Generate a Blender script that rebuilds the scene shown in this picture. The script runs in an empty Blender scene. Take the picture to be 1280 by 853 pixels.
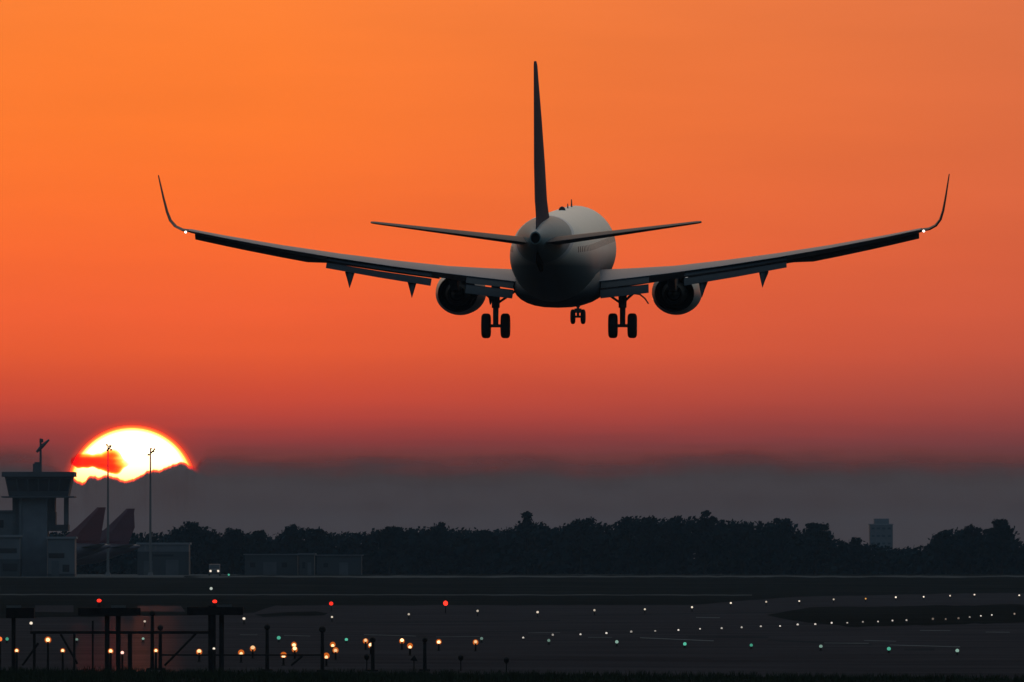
import bpy, bmesh, math, random
from mathutils import Vector, Matrix, noise

# ------------------------------------------------------------------ camera, light, exposure
SC = bpy.context.scene
COL = SC.collection
P = 5.716e-5            # radians per pixel of the 1280 px photograph (a 492 mm lens)
HZ = 700.0              # row of the true horizon
EYE = 4.5               # eye height above the runway
R = math.radians

cam_d = bpy.data.cameras.new('camera')
cam_d.sensor_width = 36.0
cam_d.lens = 36.0 / (1280 * P)
cam_d.clip_start = 1.0
cam_d.clip_end = 120000.0
cam = bpy.data.objects.new('camera', cam_d)
COL.objects.link(cam)
cam.location = (0, 0, EYE)
cam.rotation_euler = (R(90) + (HZ - 426.5) * P, 0, 0)
SC.camera = cam

SC.view_settings.view_transform = 'Standard'
SC.view_settings.look = 'None'
SC.view_settings.exposure = 0.0
SC.view_settings.gamma = 1.0
SC.view_settings.use_curve_mapping = False
SC.render.engine = 'CYCLES'
SC.cycles.max_bounces = 6
SC.cycles.transparent_max_bounces = 24
SC.cycles.volume_bounces = 0
SC.cycles.use_denoising = True
SC.cycles.sample_clamp_indirect = 3.0

SUN_PX, SUN_PY, SUN_R = 165.0, 613.0, 81.0
SUN_AZ = math.atan((SUN_PX - 640) * P)          # negative: left of the view axis
SUN_EL = math.atan((HZ - SUN_PY) * P)


def lin(c):
    out = []
    for v in c:
        v /= 255.0
        out.append(v / 12.92 if v <= 0.04045 else ((v + 0.055) / 1.055) ** 2.4)
    return out


def build_world():
    w = bpy.data.worlds.new('World')
    SC.world = w
    w.use_nodes = True
    nt = w.node_tree
    N, L = nt.nodes, nt.links
    N.clear()

    def node(t, **kw):
        n = N.new(t)
        for k, v in kw.items():
            setattr(n, k, v)
        return n

    def M(op, a, b=None, c=None, clamp=False):
        n = node('ShaderNodeMath', operation=op, use_clamp=clamp)
        for i, v in enumerate((a, b, c)):
            if v is None:
                continue
            if isinstance(v, (int, float)):
                n.inputs[i].default_value = v
            else:
                L.new(v, n.inputs[i])
        return n.outputs[0]

    def mix(f, a, b, blend='MIX'):
        n = node('ShaderNodeMix', data_type='RGBA', blend_type=blend)
        for s, v in ((n.inputs[0], f), (n.inputs[6], a), (n.inputs[7], b)):
            if isinstance(v, (int, float)):
                s.default_value = v
            elif isinstance(v, (tuple, list)):
                s.default_value = (*v[:3], 1)
            else:
                L.new(v, s)
        return n.outputs[2]

    tc = node('ShaderNodeTexCoord')
    sep = node('ShaderNodeSeparateXYZ')
    L.new(tc.outputs['Generated'], sep.inputs[0])
    X, Y, Z = sep.outputs
    az = M('ARCTAN2', X, Y)                       # azimuth from the view axis
    daz = M('SUBTRACT', az, SUN_AZ)               # azimuth from the sun

    # low sky: the afterglow over the sunset, by elevation
    def ramp(stops):
        n = node('ShaderNodeValToRGB')
        n.color_ramp.interpolation = 'EASE' if False else 'LINEAR'
        el = n.color_ramp.elements
        top = 760 * P
        for i, (y, c) in enumerate(stops):
            pos = (HZ - y) * P / top
            e = el[i] if i < 2 else el.new(pos)
            e.position = pos
            e.color = (*lin(c), 1)
        f = M('DIVIDE', Z, top, clamp=True)
        # faint horizontal veils in the air
        L.new(f, n.inputs[0])
        return n.outputs[0]

    near = ramp([(700, (66, 54, 54)), (590, (92, 55, 54)), (572, (114, 56, 54)), (550, (157, 59, 55)),
                 (525, (188, 67, 54)), (490, (209, 76, 51)), (440, (233, 91, 49)), (390, (243, 97, 51)),
                 (320, (251, 106, 49)), (240, (254, 115, 47)), (160, (255, 122, 47)), (60, (255, 127, 50)),
                 (-40, (253, 131, 56))])
    far = ramp([(700, (66, 55, 57)), (590, (88, 56, 57)), (572, (102, 57, 58)), (550, (129, 60, 59)),
                (525, (152, 66, 60)), (490, (170, 74, 61)), (440, (195, 83, 61)), (390, (206, 89, 61)),
                (320, (214, 95, 61)), (240, (219, 102, 63)), (160, (221, 107, 64)), (60, (222, 112, 67)),
                (-40, (221, 115, 71))])
    fx = M('DIVIDE', M('SUBTRACT', daz, 0.010), 0.056, clamp=True)
    low = mix(fx, near, far)

    # soft uneven streaks along the top of the haze layer
    mp = node('ShaderNodeMapping')
    mp.inputs['Scale'].default_value = (90, 90, 1500)
    L.new(tc.outputs['Generated'], mp.inputs[0])
    nz = node('ShaderNodeTexNoise')
    nz.inputs['Scale'].default_value = 1.0
    nz.inputs['Detail'].default_value = 4.0
    L.new(mp.outputs[0], nz.inputs[0])
    band = M('SUBTRACT', 1.0, M('ABSOLUTE', M('DIVIDE', M('SUBTRACT', Z, (HZ - 560) * P), 60 * P)), clamp=True)
    low = mix(M('MULTIPLY', M('MULTIPLY', nz.outputs[0], band), 0.55), low, lin((92, 54, 56)))

    mp2 = node('ShaderNodeMapping')
    mp2.inputs['Scale'].default_value = (35, 35, 260)
    L.new(tc.outputs['Generated'], mp2.inputs[0])
    nz2 = node('ShaderNodeTexNoise')
    nz2.inputs['Scale'].default_value = 1.0
    nz2.inputs['Detail'].default_value = 5.0
    L.new(mp2.outputs[0], nz2.inputs[0])
    veil = M('MULTIPLY_ADD', nz2.outputs[0], 0.16, 0.92)
    vv = node('ShaderNodeVectorMath', operation='SCALE')
    L.new(low, vv.inputs[0])
    L.new(veil, vv.inputs['Scale'])
    low = vv.outputs[0]
    # aureole round the sun
    sd = Vector((math.sin(SUN_AZ) * math.cos(SUN_EL), math.cos(SUN_AZ) * math.cos(SUN_EL), math.sin(SUN_EL)))
    dx = M('SUBTRACT', X, sd.x)
    dz = M('SUBTRACT', Z, sd.z)
    rr = M('SQRT', M('ADD', M('MULTIPLY', dx, dx), M('MULTIPLY', dz, dz)))
    front = M('GREATER_THAN', Y, 0.0)
    g1 = M('POWER', M('SUBTRACT', 1.0, M('DIVIDE', M('SUBTRACT', rr, SUN_R * P), 60 * P), clamp=True), 2.2)
    g2 = M('POWER', M('SUBTRACT', 1.0, M('DIVIDE', M('SUBTRACT', rr, SUN_R * P), 10 * P), clamp=True), 2.0)
    low = mix(M('MULTIPLY', M('MULTIPLY', g1, front), 0.22), low, (0.60, 0.035, 0.02))
    low = mix(M('MULTIPLY', M('MULTIPLY', g2, front), 0.75), low, (0.95, 0.06, 0.02))

    # the rest of the dusk sky
    sky = node('ShaderNodeTexSky', sky_type='NISHITA')
    sky.sun_disc = False
    sky.sun_elevation = R(1.2)
    sky.sun_rotation = SUN_AZ
    sky.air_density = 1.0
    sky.dust_density = 2.0
    sky.ozone_density = 1.5
    dusk = mix(1.0, sky.outputs[0], (0.084, 0.096, 0.110), 'MULTIPLY')
    zen = node('ShaderNodeMapRange', interpolation_type='SMOOTHSTEP')
    zen.inputs[1].default_value = 0.12
    zen.inputs[2].default_value = 0.75
    zen.inputs[3].default_value = 1.0
    zen.inputs[4].default_value = 8.0
    L.new(Z, zen.inputs[0])
    warm = node('ShaderNodeMapRange')
    warm.inputs[1].default_value = 0.3
    L.new(Z, warm.inputs[0])
    dusk = mix(warm.outputs[0], dusk, mix(1.0, dusk, (1.25, 1.0, 0.74), 'MULTIPLY'))
    vs = node('ShaderNodeVectorMath', operation='SCALE')
    L.new(dusk, vs.inputs[0])
    L.new(zen.outputs[0], vs.inputs['Scale'])
    dusk = vs.outputs[0]
    arch_e = node('ShaderNodeMapRange', interpolation_type='SMOOTHSTEP')
    arch_e.inputs[1].default_value = 0.04
    arch_e.inputs[2].default_value = 0.30
    L.new(Z, arch_e.inputs[0])
    arch_a = node('ShaderNodeMapRange', interpolation_type='SMOOTHSTEP')
    arch_a.inputs[1].default_value = 0.9
    arch_a.inputs[2].default_value = 2.1
    arch_a.inputs[3].default_value = 1.0
    arch_a.inputs[4].default_value = 0.0
    L.new(M('ABSOLUTE', daz), arch_a.inputs[0])
    dusk = mix(M('MULTIPLY', arch_e.outputs[0], arch_a.outputs[0]), dusk, mix(1.0, dusk, (2.1, 1.65, 1.25), 'MULTIPLY'))
    # afterglow fades upwards and away from the sunset
    up = node('ShaderNodeMapRange', interpolation_type='SMOOTHSTEP')
    up.inputs[1].default_value = 0.05
    up.inputs[2].default_value = 0.14
    up.inputs[3].default_value = 1.0
    up.inputs[4].default_value = 0.0
    L.new(Z, up.inputs[0])
    side = node('ShaderNodeMapRange', interpolation_type='SMOOTHSTEP')
    side.inputs[1].default_value = 0.12
    side.inputs[2].default_value = 0.95
    side.inputs[3].default_value = 1.0
    side.inputs[4].default_value = 0.0
    L.new(M('ABSOLUTE', daz), side.inputs[0])
    col = mix(M('MULTIPLY', up.outputs[0], side.outputs[0]), dusk, low)
    bg = node('ShaderNodeBackground')
    bg.inputs[1].default_value = 1.0
    L.new(col, bg.inputs[0])
    out = node('ShaderNodeOutputWorld')
    L.new(bg.outputs[0], out.inputs[0])


build_world()

sun_d = bpy.data.lights.new('sunlight', 'SUN')
sun_d.energy = 0.5
sun_d.angle = R(0.53)
sun_d.color = (1.0, 0.20, 0.06)
sun_l = bpy.data.objects.new('sunlight', sun_d)
COL.objects.link(sun_l)
sun_l.rotation_euler = (R(90) - SUN_EL, 0, math.pi - SUN_AZ)


# ------------------------------------------------------------------ helpers
def W(px, py, d):
    """the point seen at pixel px, py at distance d"""
    return Vector(((px - 640) * P * d, d, EYE + (HZ - py) * P * d))


def G(px, py, z=0.0):
    """the ground point seen at pixel px, py"""
    d = (EYE - z) / (P * (py - HZ))
    return Vector(((px - 640) * P * d, d, z))


class MB:
    def __init__(self):
        self.v, self.f = [], []

    def add(self, vs, fs):
        o = len(self.v)
        self.v += [tuple(v) for v in vs]
        self.f += [tuple(i + o for i in f) for f in fs]

    def box(self, lo, hi, taper=1.0):
        x0, y0, z0 = lo
        x1, y1, z1 = hi
        cx, cy = (x0 + x1) / 2, (y0 + y1) / 2
        t = taper
        vs = [(x0, y0, z0), (x1, y0, z0), (x1, y1, z0), (x0, y1, z0)]
        vs += [(cx + (x - cx) * t, cy + (y - cy) * t, z1) for x, y, _ in vs[:4]]
        self.add(vs, [(3, 2, 1, 0), (4, 5, 6, 7), (0, 1, 5, 4), (1, 2, 6, 5), (2, 3, 7, 6), (3, 0, 4, 7)])

    def loft(self, rings, cap=True):
        n = len(rings[0])
        vs = [p for r in rings for p in r]
        fs = []
        for i in range(len(rings) - 1):
            for j in range(n):
                k = (j + 1) % n
                fs.append((i * n + j, i * n + k, (i + 1) * n + k, (i + 1) * n + j))
        if cap:
            fs.append(tuple(range(n - 1, -1, -1)))
            m = (len(rings) - 1) * n
            fs.append(tuple(range(m, m + n)))
        self.add(vs, fs)

    def tube(self, pts, rad, n=8, cap=True):
        pts = [Vector(p) for p in pts]
        if isinstance(rad, (int, float)):
            rad = [rad] * len(pts)
        rings = []
        for i, p in enumerate(pts):
            d = (pts[min(i + 1, len(pts) - 1)] - pts[max(i - 1, 0)]).normalized()
            a = Vector((0, 0, 1)) if abs(d.z) < 0.9 else Vector((1, 0, 0))
            u = d.cross(a).normalized()
            w = u.cross(d)
            rings.append([p + (u * math.cos(t) + w * math.sin(t)) * rad[i] for t in
                          [2 * math.pi * k / n for k in range(n)]])
        self.loft(rings, cap)

    def lathe(self, prof, origin, axis='y', n=24, cap=True, sx=1.0):
        """prof: (along, radius) pairs turned about an axis through origin"""
        o = Vector(origin)
        rings = []
        for a, r in prof:
            ring = []
            for k in range(n):
                t = 2 * math.pi * k / n
                c, s = math.cos(t) * r, math.sin(t) * r
                if axis == 'y':
                    ring.append(o + Vector((c * sx, a, s)))
                elif axis == 'x':
                    ring.append(o + Vector((a, c, s)))
                else:
                    ring.append(o + Vector((c * sx, s, a)))
            rings.append(ring)
        self.loft(rings, cap)

    def flatten_below(self, z0, k, start=0):
        for i in range(start, len(self.v)):
            x, y, z = self.v[i]
            if z < z0:
                self.v[i] = (x, y, z0 + (z - z0) * k)

    def ball(self, c, r, n=10, m=6, squash=1.0):
        prof = [(-math.cos(math.pi * i / m) * r * squash, max(1e-4, math.sin(math.pi * i / m) * r)) for i in range(m + 1)]
        self.lathe(prof, c, 'z', n)

    def build(self, name, mat, parent=None, smooth=False, angle=40, loc=None):
        me = bpy.data.meshes.new(name)
        off = Vector(loc) if loc is not None else Vector((0, 0, 0))
        me.from_pydata([(v[0] - off.x, v[1] - off.y, v[2] - off.z) for v in self.v], [], self.f)
        bm = bmesh.new()
        bm.from_mesh(me)
        bmesh.ops.recalc_face_normals(bm, faces=bm.faces)
        bm.to_mesh(me)
        bm.free()
        if smooth:
            me.shade_smooth() if hasattr(me, 'shade_smooth') else None
            try:
                me.set_sharp_from_angle(angle=R(angle))
            except Exception:
                pass
        if mat:
            me.materials.append(mat)
        o = bpy.data.objects.new(name, me)
        COL.objects.link(o)
        o.location = off
        if parent:
            o.parent = parent
        return o


def empty(name, loc=(0, 0, 0), rz=0.0):
    o = bpy.data.objects.new(name, None)
    o.empty_display_size = 0.5
    COL.objects.link(o)
    o.location = loc
    o.rotation_euler = (0, 0, rz)
    return o


def tag(o, label=None, cat=None, group=None, kind=None):
    for k, v in (('label', label), ('category', cat), ('group', group), ('kind', kind)):
        if v:
            o[k] = v
    return o


def copy_thing(o, loc, parent=None):
    c = o.copy()
    COL.objects.link(c)
    if parent:
        c.parent = parent
    else:
        c.location = loc
    for ch in list(o.children):
        copy_thing(ch, None, c)
    return c


def mat(name, color, rough=0.6, metal=0.0, spec=0.5, noise_scale=None, amount=0.25, bump=0.0, coat=0.0):
    m = bpy.data.materials.new(name)
    m.use_nodes = True
    nt = m.node_tree
    b = nt.nodes['Principled BSDF']
    b.inputs['Base Color'].default_value = (*color, 1)
    b.inputs['Roughness'].default_value = rough
    b.inputs['Metallic'].default_value = metal
    b.inputs['Specular IOR Level'].default_value = spec
    b.inputs['Coat Weight'].default_value = coat
    if noise_scale:
        tc = nt.nodes.new('ShaderNodeTexCoord')
        nz = nt.nodes.new('ShaderNodeTexNoise')
        nz.inputs['Scale'].default_value = noise_scale
        nz.inputs['Detail'].default_value = 6
        nt.links.new(tc.outputs['Object'], nz.inputs[0])
        rp = nt.nodes.new('ShaderNodeValToRGB')
        rp.color_ramp.elements[0].position = 0.3
        rp.color_ramp.elements[1].position = 0.7
        rp.color_ramp.elements[0].color = (*[c * (1 - amount) for c in color], 1)
        rp.color_ramp.elements[1].color = (*[min(1, c * (1 + amount)) for c in color], 1)
        nt.links.new(nz.outputs[0], rp.inputs[0])
        nt.links.new(rp.outputs[0], b.inputs['Base Color'])
        if bump:
            bp = nt.nodes.new('ShaderNodeBump')
            bp.inputs['Strength'].default_value = bump
            nt.links.new(nz.outputs[0], bp.inputs['Height'])
            nt.links.new(bp.outputs[0], b.inputs['Normal'])
    return m


def glow(name, color, strength):
    m = bpy.data.materials.new(name)
    m.use_nodes = True
    nt = m.node_tree
    nt.nodes.clear()
    e = nt.nodes.new('ShaderNodeEmission')
    e.inputs[0].default_value = (*color, 1)
    e.inputs[1].default_value = strength
    o = nt.nodes.new('ShaderNodeOutputMaterial')
    nt.links.new(e.outputs[0], o.inputs[0])
    m.cycles.emission_sampling = 'NONE'
    return m


ORD = ['zeroth', 'first', 'second', 'third', 'fourth', 'fifth', 'sixth', 'seventh', 'eighth', 'ninth', 'tenth',
       'eleventh', 'twelfth', 'thirteenth', 'fourteenth', 'fifteenth', 'sixteenth', 'seventeenth', 'eighteenth',
       'nineteenth', 'twentieth', 'twenty-first', 'twenty-second', 'twenty-third', 'twenty-fourth', 'twenty-fifth',
       'twenty-sixth', 'twenty-seventh', 'twenty-eighth', 'twenty-ninth', 'thirtieth', 'thirty-first', 'thirty-second']


def nth(i, n):
    if i == 0:
        return 'leftmost'
    if i == n - 1:
        return 'rightmost'
    if i <= n // 2:
        return ORD[i + 1] + ' from left'
    return ORD[n - i] + ' from right'


rnd = random.Random(7)

# ------------------------------------------------------------------ materials
def ground_mat(name, color, scale, amount, gloss=0.0, rough=0.35):
    m = mat(name, color, 1.0, spec=0.0, noise_scale=scale, amount=amount)
    nt = m.node_tree
    b = nt.nodes['Principled BSDF']
    src = b.inputs['Base Color'].links[0].from_socket
    d = nt.nodes.new('ShaderNodeBsdfDiffuse')
    nt.links.new(src, d.inputs[0])
    out = d.outputs[0]
    if gloss:
        g = nt.nodes.new('ShaderNodeBsdfGlossy')
        g.inputs['Roughness'].default_value = rough
        mx = nt.nodes.new('ShaderNodeMixShader')
        mx.inputs[0].default_value = gloss
        nt.links.new(out, mx.inputs[1])
        nt.links.new(g.outputs[0], mx.inputs[2])
        out = mx.outputs[0]
    nt.nodes.remove(b)
    nt.links.new(out, nt.nodes['Material Output'].inputs[0])
    return m


M_grass = ground_mat('dry grass', (0.0112, 0.0108, 0.0096), 0.05, 0.4)
M_blade = ground_mat('grass blades', (0.022, 0.027, 0.015), 0.5, 0.3)
M_asphalt = ground_mat('asphalt', (0.031, 0.0285, 0.0315), 0.08, 0.25, 0.0009, 0.17)
M_conc = ground_mat('concrete', (0.07, 0.07, 0.07), 0.06, 0.3)
M_mark = ground_mat('worn paint', (0.11, 0.11, 0.11), 0.6, 0.4)
M_dark = ground_mat('rubber marks', (0.025, 0.025, 0.027), 0.2, 0.3, 0.0009, 0.17)
M_steel = mat('dark steel', (0.014, 0.0125, 0.012), 0.85, 0.0, 0.08, noise_scale=3.0, amount=0.3)
M_pole = mat('galvanised mast', (0.10, 0.095, 0.095), 0.6, 0.2)
M_rubber = mat('tyre rubber', (0.018, 0.018, 0.019), 0.8, spec=0.2)
M_hub = mat('wheel hub', (0.25, 0.25, 0.26), 0.5, 0.5)
M_leg = mat('gear leg', (0.10, 0.10, 0.105), 0.6, 0.0, 0.2)
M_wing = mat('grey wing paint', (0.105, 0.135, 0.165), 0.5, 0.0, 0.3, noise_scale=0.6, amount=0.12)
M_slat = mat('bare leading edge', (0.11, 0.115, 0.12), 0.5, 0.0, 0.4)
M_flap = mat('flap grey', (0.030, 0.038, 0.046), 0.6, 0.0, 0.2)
M_nac = mat('nacelle paint', (0.24, 0.27, 0.27), 0.4, 0.0, 0.5, noise_scale=0.8, amount=0.12)
M_soot = mat('sooty duct', (0.006, 0.0055, 0.0055), 0.8, spec=0.1)
M_fin = mat('fin paint', (0.010, 0.040, 0.070), 0.65, 0.0, 0.08, noise_scale=0.4, amount=0.15)
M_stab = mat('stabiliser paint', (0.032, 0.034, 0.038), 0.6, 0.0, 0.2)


def fuselage_material():
    m = bpy.data.materials.new('airliner livery')
    m.use_nodes = True
    nt = m.node_tree
    N, L = nt.nodes, nt.links
    b = N['Principled BSDF']
    b.inputs['Roughness'].default_value = 0.5
    b.inputs['Specular IOR Level'].default_value = 0.22
    tc = N.new('ShaderNodeTexCoord')
    sp = N.new('ShaderNodeSeparateXYZ')
    L.new(tc.outputs['Object'], sp.inputs[0])

    def MM(op, a, c=None, clamp=False):
        n = N.new('ShaderNodeMath')
        n.operation = op
        n.use_clamp = clamp
        for i, v in enumerate((a, c)):
            if v is None:
                continue
            if isinstance(v, (int, float)):
                n.inputs[i].default_value = v
            else:
                L.new(v, n.inputs[i])
        return n.outputs[0]

    def mixc(f, a, c):
        n = N.new('ShaderNodeMix')
        n.data_type = 'RGBA'
        L.new(f, n.inputs[0])
        for s, v in ((n.inputs[6], a), (n.inputs[7], c)):
            if isinstance(v, tuple):
                s.default_value = (*v, 1)
            else:
                L.new(v, s)
        return n.outputs[2]
    X, Y, Z = sp.outputs
    nz = N.new('ShaderNodeTexNoise')
    nz.inputs['Scale'].default_value = 0.8
    L.new(tc.outputs['Object'], nz.inputs[0])
    white = mixc(nz.outputs[0], (0.76, 0.71, 0.60), (0.84, 0.79, 0.68))
    teal = mixc(nz.outputs[0], (0.12, 0.18, 0.195), (0.17, 0.235, 0.245))
    # swoosh: the teal tail livery sweeps forward and down to the belly
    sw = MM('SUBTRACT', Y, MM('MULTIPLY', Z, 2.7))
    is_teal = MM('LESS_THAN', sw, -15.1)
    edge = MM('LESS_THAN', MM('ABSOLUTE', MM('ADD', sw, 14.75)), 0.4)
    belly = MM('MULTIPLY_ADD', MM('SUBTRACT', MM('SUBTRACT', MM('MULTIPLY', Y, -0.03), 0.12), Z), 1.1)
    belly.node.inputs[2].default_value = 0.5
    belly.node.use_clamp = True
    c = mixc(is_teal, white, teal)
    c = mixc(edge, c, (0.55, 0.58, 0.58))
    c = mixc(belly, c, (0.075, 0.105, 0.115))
    # cabin window row
    inwin = MM('MULTIPLY', MM('LESS_THAN', MM('ABSOLUTE', MM('SUBTRACT', Z, 0.50)), 0.13),
               MM('LESS_THAN', MM('FRACT', MM('DIVIDE', Y, 0.508)), 0.38))
    inwin = MM('MULTIPLY', inwin, MM('LESS_THAN', MM('ABSOLUTE', MM('SUBTRACT', Y, 1.0)), 12.5))
    c = mixc(inwin, c, (0.02, 0.022, 0.03))
    # purple lettering band low on the forward sides
    L.new(c, b.inputs['Base Color'])
    return m


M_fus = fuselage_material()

# lamps
G_white = glow('white lamp', (1.0, 0.86, 0.68), 1.0)
G_dim = glow('dim white lamp', (0.85, 0.95, 0.85), 0.42)
G_amber = glow('amber lamp', (1.0, 0.62, 0.30), 2.0)
G_halo = glow('amber lamp halo', (1.0, 0.20, 0.02), 0.55)  # weak orange emission imitating the bloom halo round amber lamps
G_red = glow('red lamp', (1.0, 0.03, 0.015), 1.9)
G_green = glow('green lamp', (0.16, 0.85, 0.58), 0.45)
G_paleg = glow('pale green lamp', (0.55, 0.9, 0.75), 0.42)

# ------------------------------------------------------------------ the sun and the cloud bank
def sun_object():
    d = 42000.0
    c = W(SUN_PX, SUN_PY, d)
    rad = SUN_R * P * d
    mb = MB()
    mb.ball((0, 0, 0), rad, 96, 64)
    m = bpy.data.materials.new('setting sun')
    m.use_nodes = True
    nt = m.node_tree
    nt.nodes.clear()
    L = nt.links
    tc = nt.nodes.new('ShaderNodeTexCoord')
    sp = nt.nodes.new('ShaderNodeSeparateXYZ')
    L.new(tc.outputs['Object'], sp.inputs[0])
    cx = nt.nodes.new('ShaderNodeCombineXYZ')
    L.new(sp.outputs[0], cx.inputs[0])
    L.new(sp.outputs[2], cx.inputs[2])
    ln = nt.nodes.new('ShaderNodeVectorMath')
    ln.operation = 'LENGTH'
    L.new(cx.outputs[0], ln.inputs[0])
    dv = nt.nodes.new('ShaderNodeMath')
    dv.operation = 'DIVIDE'
    dv.inputs[1].default_value = rad
    L.new(ln.outputs[1], dv.inputs[0])
    rp = nt.nodes.new('ShaderNodeValToRGB')      # limb darkening of the disc itself
    rp.color_ramp.elements[0].position = 0.0
    rp.color_ramp.elements[0].color = (1, 0.92, 0.66, 1)
    rp.color_ramp.elements[1].position = 1.0
    rp.color_ramp.elements[1].color = (0.40, 0.012, 0.002, 1)
    for pos, c4 in ((0.89, (1.0, 0.82, 0.46, 1)), (0.94, (1.0, 0.50, 0.08, 1)), (0.965, (0.85, 0.08, 0.006, 1))):
        e = rp.color_ramp.elements.new(pos)
        e.color = c4
    L.new(dv.outputs[0], rp.inputs[0])
    # more air in front of its lower half: redder below
    mr = nt.nodes.new('ShaderNodeMapRange')
    mr.inputs[1].default_value = 0.05 * rad
    mr.inputs[2].default_value = 0.66 * rad
    L.new(sp.outputs[2], mr.inputs[0])
    mx = nt.nodes.new('ShaderNodeMix')
    mx.data_type = 'RGBA'
    mx.inputs[6].default_value = (1.0, 0.50, 0.08, 1)
    mx.inputs[7].default_value = (1, 1, 1, 1)
    L.new(mr.outputs[0], mx.inputs[0])
    ml = nt.nodes.new('ShaderNodeMix')
    ml.data_type = 'RGBA'
    ml.blend_type = 'MULTIPLY'
    ml.inputs[0].default_value = 1
    L.new(rp.outputs[0], ml.inputs[6])
    L.new(mx.outputs[2], ml.inputs[7])
    em = nt.nodes.new('ShaderNodeEmission')
    em.inputs[1].default_value = 1.65
    L.new(ml.outputs[2], em.inputs[0])
    tr = nt.nodes.new('ShaderNodeBsdfTransparent')
    ad = nt.nodes.new('ShaderNodeAddShader')
    L.new(em.outputs[0], ad.inputs[0])
    L.new(tr.outputs[0], ad.inputs[1])
    o = nt.nodes.new('ShaderNodeOutputMaterial')
    L.new(ad.outputs[0], o.inputs[0])
    m.cycles.emission_sampling = 'NONE'
    ob = mb.build('sun', m, smooth=True)
    ob.location = c
    tag(ob, 'bright white and yellow setting sun half sunk in the cloud bank', 'sun')
    return ob


sun_object()


def cloud_material(name, noisy, tint, glowthrough=(0.1, 0.1, 0.1), thin=((0.92, 0.58, 0.42), (0.62, 0.12, 0.05), (0.28, 0.02, 0.01))):
    m = bpy.data.materials.new(name)
    m.use_nodes = True
    nt = m.node_tree
    nt.nodes.clear()
    L = nt.links
    at = nt.nodes.new('ShaderNodeAttribute')
    at.attribute_name = 'cloud_depth'
    tc = nt.nodes.new('ShaderNodeTexCoord')
    mp = nt.nodes.new('ShaderNodeMapping')
    mp.inputs['Scale'].default_value = (0.012, 0.012, 0.09)
    L.new(tc.outputs['Object'], mp.inputs[0])
    nz = nt.nodes.new('ShaderNodeTexNoise')
    nz.inputs['Scale'].default_value = 1.0
    nz.inputs['Detail'].default_value = 5
    L.new(mp.outputs[0], nz.inputs[0])
    a = nt.nodes.new('ShaderNodeMath')
    a.operation = 'MULTIPLY_ADD'
    L.new(nz.outputs[0], a.inputs[0])
    a.inputs[1].default_value = noisy * 4
    a.inputs[2].default_value = -noisy * 2
    s = nt.nodes.new('ShaderNodeMath')
    s.operation = 'ADD'
    L.new(at.outputs['Fac'], s.inputs[0])
    # the noise only works at the fringe
    fr = nt.nodes.new('ShaderNodeMath')
    fr.operation = 'MULTIPLY'
    inv = nt.nodes.new('ShaderNodeMath')
    inv.operation = 'SUBTRACT'
    inv.inputs[0].default_value = 1.0
    L.new(at.outputs['Fac'], inv.inputs[1])
    hump = nt.nodes.new('ShaderNodeMath')
    hump.operation = 'MULTIPLY'
    L.new(at.outputs['Fac'], hump.inputs[0])
    L.new(inv.outputs[0], hump.inputs[1])
    L.new(a.outputs[0], fr.inputs[0])
    L.new(hump.outputs[0], fr.inputs[1])
    L.new(fr.outputs[0], s.inputs[1])
    ss = nt.nodes.new('ShaderNodeMapRange')
    ss.interpolation_type = 'SMOOTHSTEP'
    ss.inputs[1].default_value = 0.0
    ss.inputs[2].default_value = 1.0
    L.new(s.outputs[0], ss.inputs[0])
    # thin cloud lets red through, thick cloud nothing
    tr = nt.nodes.new('ShaderNodeBsdfTransparent')
    rp = nt.nodes.new('ShaderNodeValToRGB')
    rp.color_ramp.elements[0].position = 0.0
    rp.color_ramp.elements[0].color = (1, 1, 1, 1)
    rp.color_ramp.elements[1].position = 1.0
    rp.color_ramp.elements[1].color = (0.0, 0.0, 0.0, 1)
    for pos, c in zip((0.2, 0.45, 0.75), [(*t, 1) for t in thin]):
        e = rp.color_ramp.elements.new(pos)
        e.color = c
    L.new(ss.outputs[0], rp.inputs[0])
    L.new(rp.outputs[0], tr.inputs[0])
    df = nt.nodes.new('ShaderNodeBsdfDiffuse')
    df.inputs[0].default_value = (*tint, 1)
    tl = nt.nodes.new('ShaderNodeBsdfTranslucent')
    tl.inputs[0].default_value = (*glowthrough, 1)
    da = nt.nodes.new('ShaderNodeAddShader')
    L.new(df.outputs[0], da.inputs[0])
    L.new(tl.outputs[0], da.inputs[1])
    dm = nt.nodes.new('ShaderNodeMixShader')
    L.new(ss.outputs[0], dm.inputs[0])
    bl = nt.nodes.new('ShaderNodeBsdfTransparent')
    bl.inputs[0].default_value = (0, 0, 0, 1)
    L.new(bl.outputs[0], dm.inputs[1])
    L.new(da.outputs[0], dm.inputs[2])
    ad = nt.nodes.new('ShaderNodeAddShader')
    L.new(tr.outputs[0], ad.inputs[0])
    L.new(dm.outputs[0], ad.inputs[1])
    o = nt.nodes.new('ShaderNodeOutputMaterial')
    L.new(ad.outputs[0], o.inputs[0])
    return m


SUN_CUT = [(60, 590), (80, 591), (88, 593), (95, 599), (103, 603), (108, 601), (113, 593), (118, 593), (124, 597), (129, 594),
           (133, 592), (140, 594), (147, 597), (155, 600), (162, 600), (168, 598), (176, 594), (184, 589), (192, 587),
           (200, 586), (210, 583), (220, 579), (227, 577), (233, 579), (238, 582), (246, 586), (260, 580)]


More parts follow.
